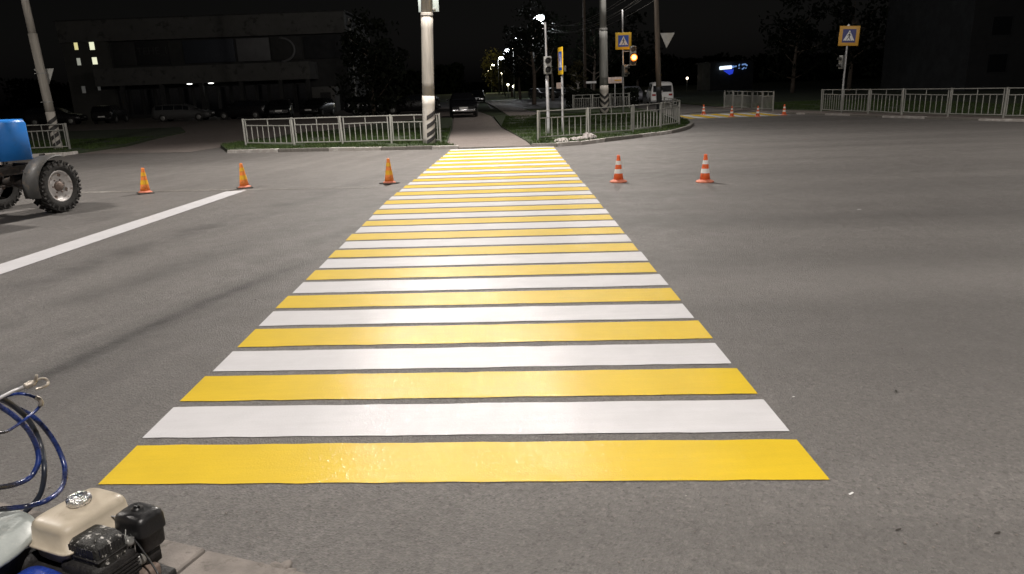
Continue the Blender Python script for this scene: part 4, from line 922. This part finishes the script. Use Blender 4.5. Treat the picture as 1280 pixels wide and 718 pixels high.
for pa, pb, m_ in ((143, 170, 'wall_dim'), (171, 211, 'panel_dark'), (230, 294, 'panel_blue'), (297, 338, 'panel_light'), (340, 378, 'wall_dim'), (381, 428, 'block_dark')):
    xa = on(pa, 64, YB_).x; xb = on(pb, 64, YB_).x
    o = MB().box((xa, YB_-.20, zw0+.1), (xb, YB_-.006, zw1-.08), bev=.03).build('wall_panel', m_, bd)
    if m_ == 'panel_dark':
        cu = bpy.data.curves.new('lettering', 'FONT'); cu.body = 'TEHE_I'; cu.size = 1.0; cu.extrude = .01; cu.align_x = 'CENTER'; cu.align_y = 'CENTER'
        tmp = bpy.data.objects.new('lettering_curve', cu); col.objects.link(tmp); bpy.context.view_layer.update()
        me = bpy.data.meshes.new_from_object(tmp.evaluated_get(bpy.context.evaluated_depsgraph_get())); bpy.data.objects.remove(tmp); me.materials.clear(); me.materials.append(MATS['letter_dim'])
        t_ = bpy.data.objects.new('lettering', me); col.objects.link(t_); t_.parent = o; t_.location = ((xa+xb)/2, YB_-.23, (zw0+zw1)/2+.2); t_.rotation_euler = (R(90), 0, 0)
xa = on(366, 62, YB_).x; zz = on(366, 62, YB_).z
b = MB(); b.tube([(xa-1.2+1.9*math.cos(R(-90+180*i/14))*.75, YB_-.25, zz+1.15*math.sin(R(-90+180*i/14))) for i in range(15)], .12, 6); b.build('round_emblem', 'panel_light', bd)
for px in range(145, 385, 16):
    xx = on(px, 100, YB_).x
    w_ = MB().box((xx, YB_-.06, .3), (xx+1.05, YB_-.008, 2.9)).build('window', 'dark_trim', bd); MB().box((xx+.07, YB_-.08, .38), (xx+.98, YB_-.063, 2.8)).build('pane', 'glass', w_)
for (pa, pya, pb, pyb, m_) in ((92.3, 53.4, 100.0, 62.4, 'window_yellow'), (111.3, 52.6, 120.6, 62.4, 'window_white'), (95.8, 73, 103.4, 81.7, 'window_grey'), (115, 72, 124, 80.5, 'window_white'), (102, 108, 109.5, 116.5, 'window_faint'), (122, 107, 128, 113, 'window_faint')):
    a = on(pa, pya, YB_-.5); c = on(pb, pyb, YB_-.5)
    w_ = MB().box((a.x-.07, YB_-.54, c.z-.07), (c.x+.07-.12, YB_-.503, a.z+.07)).build('window', 'tower_wall', bd)
    MB().box((a.x, YB_-.56, c.z), (c.x-.12, YB_-.543, a.z)).build('pane', m_, w_)
a = on(394, 109, YB_-4); c = on(424, 125, YB_-4)
k_ = empty('kiosk'); tag(k_, 'small pale kiosk box to the right of the canopy', 'kiosk')
MB().box((a.x, YB_-5.5, 0), (c.x, YB_-3.6, a.z), bev=.03).build('body', 'band_dim', k_); q = on(407, 119, YB_-5.5); MB().box((q.x-.5, YB_-5.53, .6), (q.x+.5, YB_-5.503, q.z+.25)).build('hatch', 'panel_dark', k_)
# pale banners at the building's right end
bn = empty('banner_post', ); tag(bn, 'slim post with narrow pale banners beside the right end of the dim building', 'banner')
q0 = on(440, 130, 74); 
MB().bar((on(437, 30, 74).x, 74, 0), (on(437, 30, 74).x, 74, 8.6), .1).build('post', 'dull_metal', bn)
for ya, yb in ((27, 33), (40, 50), (64, 79)):
    a = on(434, ya, 74); c = on(439.5, yb, 74); MB().box((a.x, 73.9, c.z), (c.x, 73.93, a.z)).build('banner', 'band_dim', bn)
# dark tower block at far right
rb = empty('apartment_block'); tag(rb, 'barely visible dark block at the upper right corner of the picture', 'building')
MB().box((38, 62, 0), (66, 76, 16)).build('wall', 'block_dark', rb)
for r_ in range(5):
    for k in range(8):
        w_ = MB().box((39.5+k*3.2, 61.93, 1.4+r_*2.9), (41.2+k*3.2, 61.997, 3.0+r_*2.9)).build('window', 'block_dark', rb); MB().box((39.6+k*3.2, 61.9, 1.5+r_*2.9), (41.1+k*3.2, 61.927, 2.9+r_*2.9)).build('pane', 'glass', w_)
MB().box((37.7, 61.7, 16), (66.3, 76.3, 16.4)).build('roof', 'block_dark', rb)
# low shop with the neon
nb = empty('shop'); tag(nb, 'low dark shop far off carrying a glowing blue and white sign', 'shop')
a = on(893, 70, 118); c = on(948, 70, 118)
MB().box((a.x, 120, 0), (c.x, 128, on(915, 78, 120).z)).build('wall', 'block_dark', nb); MB().box((a.x-.3, 119.7, on(915, 78, 120).z), (c.x+.3, 128.3, on(915, 78, 120).z+.2)).build('roof', 'block_dark', nb)
def P118(zx, zy): return on(890+zx/20.52, 65+zy/20.52, 119.6)
b = MB(); b.tube([P118(200, 420), P118(350, 405), P118(500, 392)], .26, 8); b.build('sign_bar', 'neon_white', nb)
b = MB(); b.tube([P118(505, 390), P118(560, 382)], .18, 8); b.tube([P118(580, 378), P118(630, 366)], .12, 6); b.tube([P118(690, 370), P118(700, 330), P118(715, 320)], .09, 6); b.tube([P118(675, 420), P118(715, 418)], .07, 6); b.tube([P118(770, 330), P118(850, 315), P118(905, 355)], .12, 6); b.tube([P118(770, 445), P118(800, 430), P118(830, 400)], .10, 6); b.tube([P118(860, 430), P118(880, 405)], .07, 6)
b.build('sign_letters', 'neon_mid', nb)
b = MB(); b.poly([P118(290, 480), P118(560, 450), P118(530, 560), P118(450, 590)], .1, (0, 1, 0)); b.build('blue_panel', 'neon_blue', nb)
# ------------------------------------------------------------------ street lamps down the avenue
SL = [((675.6, 20.9), 76, 'nearest street lamp of the avenue row, right of the path'), ((647.8, 48.5), 110, 'second street lamp of the avenue row'), ((634.7, 62.4), 143, 'third street lamp of the avenue row'), ((626.6, 72), 178, 'fourth street lamp of the avenue row'), ((616.6, 81.2), 232, 'fifth street lamp, glowing yellow through foliage'), ((609, 88.6), 300, 'faint lamp furthest left down the avenue')]
for i, ((px, py), Y, lb) in enumerate(SL):
    c = on(px, py, Y); e = empty('street_lamp', (c.x-.8, Y, 0)); tag(e, lb, 'street lamp', 'lit street lamps along the avenue')
    MB().tube([(0, 0, 0), (0, 0, c.z-.6)], [.11, .07], 10).build('pole', 'dull_metal', e)
    MB().tube(catmull([(0, 0, c.z-.6), (.15, 0, c.z-.1), (.8, 0, c.z+.12)], 5), .04, 8).build('arm', 'dull_metal', e)
    h = MB().box((-.2, -.17, .0), (.45, .17, .12), Matrix.Translation((.7, 0, c.z+.08)), bev=.03).build('lamp_head', 'dull_metal', e)
    rr_ = .30*(1+Y/230) if i < 4 else .4  # globes oversized, widening with distance, so their shape includes the lamp's glow
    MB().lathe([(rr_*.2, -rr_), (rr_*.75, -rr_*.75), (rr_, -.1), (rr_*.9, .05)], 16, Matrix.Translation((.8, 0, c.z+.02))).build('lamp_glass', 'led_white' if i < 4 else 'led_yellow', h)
for px, py, Y, lb in ((627.2, 91.8, 160, 'small low lamp among the lit avenue trees'), (635, 106, 120, 'small path lamp low between tree trunks'), (641.7, 108.2, 120, 'small path lamp beside another among tree trunks'), (859, 98, 130, 'single warm white lamp glowing in the dark right of the van')):
    c = on(px, py, Y); e = empty('path_lamp', (c.x, Y, 0)); tag(e, lb, 'lamp', 'small far lamps')
    MB().tube([(0, 0, 0), (0, 0, max(.3, c.z-.1))], .05, 8).build('pole', 'dull_metal', e)
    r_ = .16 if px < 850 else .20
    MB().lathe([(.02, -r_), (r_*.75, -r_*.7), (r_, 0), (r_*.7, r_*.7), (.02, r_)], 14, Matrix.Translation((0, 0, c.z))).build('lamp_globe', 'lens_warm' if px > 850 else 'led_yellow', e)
# ------------------------------------------------------------------ trees
def tree(name, x, y, h, r, tr_r, leafm, label, n=1800, crown0=.3, seed=1, ls=.22, bark='bark', group='trees round the junction', sparse=1.):
    rr = random.Random(seed); e = empty(name, (x, y, 0), rr.random()*6); tag(e, label, 'tree', group)
    b = MB(); top = Vector((rr.uniform(-.3, .3), rr.uniform(-.3, .3), h*.82)); tips = []
    tp = [Vector((0, 0, -.1)), Vector((rr.uniform(-.1, .1), rr.uniform(-.1, .1), h*.3)), Vector((rr.uniform(-.25, .25), rr.uniform(-.2, .2), h*.55)), top]
    tc = catmull(tp, 4); b.tube(tc, [tr_r*(1-.85*i/(len(tc)-1)) for i in range(len(tc))], 9)
    for k in range(11):
        f = crown0*.8+(.9-crown0*.8)*rr.random(); i = min(len(tc)-2, int(f*(len(tc)-1))); p = tc[i]; a = rr.random()*2*PI; L = r*(1.1-.6*f)*rr.uniform(.6, 1.)
        q = p+Vector((math.cos(a)*L, math.sin(a)*L, L*rr.uniform(.3, .9))); m_ = p.lerp(q, .5)+Vector((0, 0, -.05*L)); b.tube(catmull([p, m_, q], 3), [tr_r*.4*(1-.8*j/6) for j in range(7)], 6); tips.append(q); tips.append(m_)
    b.build('trunk', bark, e)
    cl = []
    for k in range(26):
        f = rr.random(); zz = h*(crown0+(1.-crown0)*f); wr = r*math.sin(PI*(.15+.8*f))**.7; a = rr.random()*2*PI; d = wr*rr.uniform(.2, .9)
        cl.append((Vector((math.cos(a)*d, math.sin(a)*d, zz)), r*rr.uniform(.18, .36)))
    cl += [(t_, r*rr.uniform(.15, .28)) for t_ in tips]
    me = bpy.data.meshes.new('crown'); V, Fc = [], []
    for k in range(n):
        c, cr = rr.choice(cl); d = Vector((rr.gauss(0, 1), rr.gauss(0, 1), rr.gauss(0, .8))); d = d.normalized()*cr*(rr.random()**.4)*1.15; p = c+d
        u = Vector((rr.uniform(-1, 1), rr.uniform(-1, 1), rr.uniform(-1, 1))).normalized(); v = u.cross(Vector((rr.uniform(-1, 1), rr.uniform(-1, 1), rr.uniform(-1, 1)))).normalized(); s_ = ls*rr.uniform(.6, 1.3)
        i0 = len(V); V += [p-u*s_, p+v*s_*.45, p+u*s_, p-v*s_*.45]; Fc.append((i0, i0+1, i0+2, i0+3))
    me.from_pydata([tuple(v) for v in V], [], Fc); me.materials.append(MATS[leafm]); o = bpy.data.objects.new('crown', me); col.objects.link(o); o.parent = e
    return e
def tpx(px, Y): return on(px, 120, Y).x
tree('tree', tpx(466, 56), 56, 6.6, 3.2, .16, 'leaf_green', 'bushy tree between the dim building and the striped pole', 2600, .12, 3)
tree('tree', tpx(668, 72)+0, 73, 9.5, 2.6, .22, 'leaf_dark', 'dark tree by the nearest avenue lamp', 1500, .45, 4)
tree('tree', tpx(694, 84), 88, 9, 3., .2, 'leaf_dark', 'dark thin crowned tree behind the slim signal pole', 1300, .5, 5)
tree('tree', tpx(651, 100), 104, 8, 2.6, .2, 'leaf_dark', 'dark tree under the second avenue lamp', 1300, .35, 6)
tree('tree', tpx(640, 135), 134, 8, 2.8, .2, 'leaf_brown', 'tree between the second and third avenue lamps', 1400, .3, 7, .26)
tree('tree', tpx(631, 188), 188, 9, 4, .22, 'leaf_yellow', 'yellowish lit tree at the right of the avenue glow', 2000, .2, 8, .32)
tree('tree', tpx(620, 240), 244, 12, 5.5, .25, 'leaf_yellow', 'tall yellow lit tree in front of the fifth lamp', 2600, .15, 9, .4)
tree('tree', tpx(622, 150), 190, 7, 4, .2, 'leaf_brown', 'low brownish tree below the fifth lamp', 1600, .15, 10, .3)
tree('tree', tpx(724, 66), 68, 3.6, 1.0, .16, 'leaf_brown', 'small tree with a whitewashed trunk left of the chevron pole', 500, .5, 12, .14, bark='bark_pale')
tree('tree', tpx(745, 82), 84, 9, 3.2, .2, 'leaf_dark', 'dark tree behind the chevron pole', 1400, .3, 13)
tree('tree', tpx(800, 96), 98, 10, 4, .2, 'leaf_dark', 'dark tree behind the silver saloon', 1400, .25, 14, .3)
for i, (px, Y, h) in enumerate([(990, 84, 10), (1060, 80, 11), (1130, 78, 9.5), (1190, 82, 12)]):
    tree('tree', tpx(px, Y), Y, h, 4.2, .25, 'leaf_dark', ['left most of four dark trees behind the right lawn', 'second of four dark trees behind the right lawn', 'third of four dark trees behind the right lawn', 'right most of four dark trees behind the right lawn'][i], 1500, .2, 20+i, .3)
# hedge behind the back fence
b = MB(); rr = random.Random(44)
me = bpy.data.meshes.new('hedge'); V, Fc = [], []
for k in range(5200):
    x_ = rr.uniform(4.4, 9.6); h_ = 1.25+.35*noise.noise(Vector((x_*.8, 3, 0))); p = Vector((x_, 54.2+rr.uniform(-.45, .45), .1+h_*rr.random()**.8))
    u = Vector((rr.uniform(-1, 1), rr.uniform(-1, 1), rr.uniform(-1, 1))).normalized(); v = u.cross(Vector((rr.uniform(-1, 1), 1, rr.uniform(-1, 1)))).normalized(); s_ = .08
    i0 = len(V); V += [p-u*s_, p+v*s_*.5, p+u*s_, p-v*s_*.5]; Fc.append((i0, i0+1, i0+2, i0+3))
me.from_pydata([tuple(v) for v in V], [], Fc); me.materials.append(MATS['leaf_green']); o = bpy.data.objects.new('hedge', me); col.objects.link(o); tag(o, 'low dim hedge behind the back fence of the right island', 'hedge')
# far wood closing the view
me = bpy.data.meshes.new('far_wood'); V, Fc = [], []; rr = random.Random(50)
for k in range(26000):
    x_ = rr.uniform(-170, 260); hh = 9+4*noise.noise(Vector((x_*.05, 1, 0)))+2.5*noise.noise(Vector((x_*.21, 4, 0)))
    if -14 < x_ < 8: hh *= .35
    p = Vector((x_, 262+rr.uniform(-6, 6), hh*rr.random()))
    u = Vector((rr.uniform(-1, 1), rr.uniform(-1, 1), rr.uniform(-1, 1))).normalized(); v = u.cross(Vector((rr.uniform(-1, 1), 1, rr.uniform(-1, 1)))).normalized(); s_ = .9
    i0 = len(V); V += [p-u*s_, p+v*s_*.5, p+u*s_, p-v*s_*.5]; Fc.append((i0, i0+1, i0+2, i0+3))
me.from_pydata([tuple(v) for v in V], [], Fc); me.materials.append(MATS['leaf_dark']); o = bpy.data.objects.new('far_wood', me); col.objects.link(o); tag(o, 'dark mass of far trees closing the view', 'wood', kind='stuff')
# ------------------------------------------------------------------ grass
def inside(p, poly):
    c = False; j = len(poly)-1
    for i in range(len(poly)):
        a, b_ = poly[i], poly[j]
        if (a[1] > p[1]) != (b_[1] > p[1]) and p[0] < (b_[0]-a[0])*(p[1]-a[1])/(b_[1]-a[1])+a[0]: c = not c
        j = i
    return c
def grass(poly, n, z, label, seed, dens=None, hmax=.10):
    rr = random.Random(seed); xs = [p[0] for p in poly]; ys = [p[1] for p in poly]; V, Fc = [], []; tries = 0
    while len(Fc) < n and tries < n*8:
        tries += 1; x_ = rr.uniform(min(xs), max(xs)); y_ = rr.uniform(min(ys), max(ys))
        if not inside((x_, y_), poly): continue
        if noise.noise(Vector((x_*.9, y_*.9, 3))) < -.18: continue
        a = rr.random()*2*PI; w = rr.uniform(.008, .016); h = hmax*rr.uniform(.4, 1.); lx, ly = rr.uniform(-.04, .04), rr.uniform(-.04, .04)
        i0 = len(V); V += [(x_-w*math.cos(a), y_-w*math.sin(a), z-.01), (x_+w*math.cos(a), y_+w*math.sin(a), z-.01), (x_+lx, y_+ly, z+h)]; Fc.append((i0, i0+1, i0+2))
    me = bpy.data.meshes.new('grass'); me.from_pydata(V, [], Fc); me.materials.append(MATS['grass_blade']); o = bpy.data.objects.new('grass', me); col.objects.link(o); tag(o, label, 'grass', kind='stuff')
T2 = lambda L: [(p[0], p[1]) for p in L]
grass(T2([off(p, .2) for p in gl])+[(-2.0, 24.0), (-2.5, 34), (-9, 34), (-10.6, 27.5)], 22000, vz, 'short grass on the verge under the four panel fence', 61)
grass(T2(inn)+[(8.3, 40), (8.0, 44), (0, 44), (-.2, 33), (.62, 24.5)], 34000, vz, 'short green grass on the right island', 62)
grass(T2([off(p, .2) for p in lk])+[(-15.3, 29.7), (-16.5, 35), (-22, 35), (-26, 26)], 14000, vz, 'short grass round the foot of the leaning pole', 63)
grass([(20.4, 23), (19.3, 26.8), (16.4, 36.7), (14.8, 41), (14.2, 50), (24, 52), (26, 23)], 26000, .07, 'short grass of the lawn behind the right fences', 64, hmax=.12)
# ------------------------------------------------------------------ lamps behind the photographer (same kind of street lamp as the row)
def near_lamp(x, y, h, ax_, ay_, label):
    e = empty('street_lamp'); tag(e, label, 'street lamp', 'lit street lamps along the avenue')
    MB().tube([(x, y, 0), (x, y, h)], [.16, .10], 14).build('pole', 'pole_grey', e)
    return lamp_arm(e, Vector((x, y, h)), ax_, ay_)
LIGHTS.append((near_lamp(3.6, -4.2, 9.5, -1.2, 1.6, 'street lamp on a concrete pole behind the photographer to the right'), 'C'))
LIGHTS.append((near_lamp(19.8, 15.5, 9.5, -1.6, .4, 'street lamp on a pole outside the right edge of the view'), 'D'))
LIGHTS.append((near_lamp(-15.2, 8.5, 9.5, 1.8, .6, 'street lamp on a pole outside the left edge of the view beyond the tractor'), 'E'))
def point(name, loc, P, c=(1., .93, .86), r=.14):
    l = bpy.data.lights.new(name, 'POINT'); l.energy = P; l.color = c; l.shadow_soft_size = r
    o = bpy.data.objects.new(name, l); col.objects.link(o); o.location = loc
    return o
POW = dict(A=12500, B=3900, C=6600, D=4000, E=6400)
for p, k in LIGHTS:
    o = point('street_light', tuple(p), POW[k], r=.16)
    if k == 'A':
        o.data.name = 'lamp'; sl = bpy.data.lights.new('street_light_spot', 'SPOT'); sl.energy = POW[k]; sl.color = (1., .93, .86); sl.shadow_soft_size = .16; sl.spot_size = R(158); sl.spot_blend = .45
        o.data = sl; o.rotation_euler = (R(-31), 0, 0)
for (px, py), Y, lb in SL[:2]: c = on(px, py, Y); point('avenue_light', (c.x, Y, c.z-.6), 1000, (.93, .96, 1.), .2)
c = on(616.6, 81.2, 232); point('avenue_light', (c.x, 231, 8.3), 4500, (1, .93, .6), .3)
c = on(626.6, 72, 178); point('avenue_light', (c.x, 178, 8.), 2000, (1, .95, .75), .3)
c = on(634.7, 62.4, 143); point('avenue_light', (c.x, 143, 8.), 1500, (.95, .96, 1), .3)
point('avenue_light', (on(625, 92, 160).x, 157, 4.5), 260, (1, .93, .6), .2)
point('signal_light', tuple(AMB+Vector((0, -.25, 0))), 9, (1., .45, .1), .08)
# ------------------------------------------------------------------ night sky, moonlight-weak sun
w = bpy.data.worlds.new('World'); scene.world = w; w.use_nodes = True; t = NT(w); bg = t.n['Background']
sky = t.new('ShaderNodeTexSky'); sky.sky_type = 'NISHITA'; sky.sun_disc = False; sky.sun_elevation = R(1.0); sky.sun_rotation = R(200)
hs = t.new('ShaderNodeHueSaturation'); hs.inputs['Saturation'].default_value = .12; t.l.new(sky.outputs[0], hs.inputs['Color'])
t.l.new(hs.outputs[0], bg.inputs[0]); bg.inputs[1].default_value = .0026
# ------------------------------------------------------------------ camera and render
cd = bpy.data.cameras.new('camera'); cam = bpy.data.objects.new('camera', cd); col.objects.link(cam); scene.camera = cam
cd.sensor_width = 36; cd.lens = F/1280*36; cd.clip_start = .05; cd.clip_end = 3000
cam.matrix_world = Matrix.Translation((0, 0, H)) @ Matrix.Rotation(PI/2-TH, 4, 'X') @ Matrix.Rotation(-PH, 4, 'Z')
scene.render.resolution_x = 1024; scene.render.resolution_y = 574
vs = scene.view_settings; vs.view_transform = 'Standard'; vs.look = 'None'; vs.exposure = 0; vs.gamma = 1
scene.cycles.use_denoising = True; scene.cycles.max_bounces = 5; scene.cycles.sample_clamp_indirect = 3.; scene.cycles.use_light_tree = True
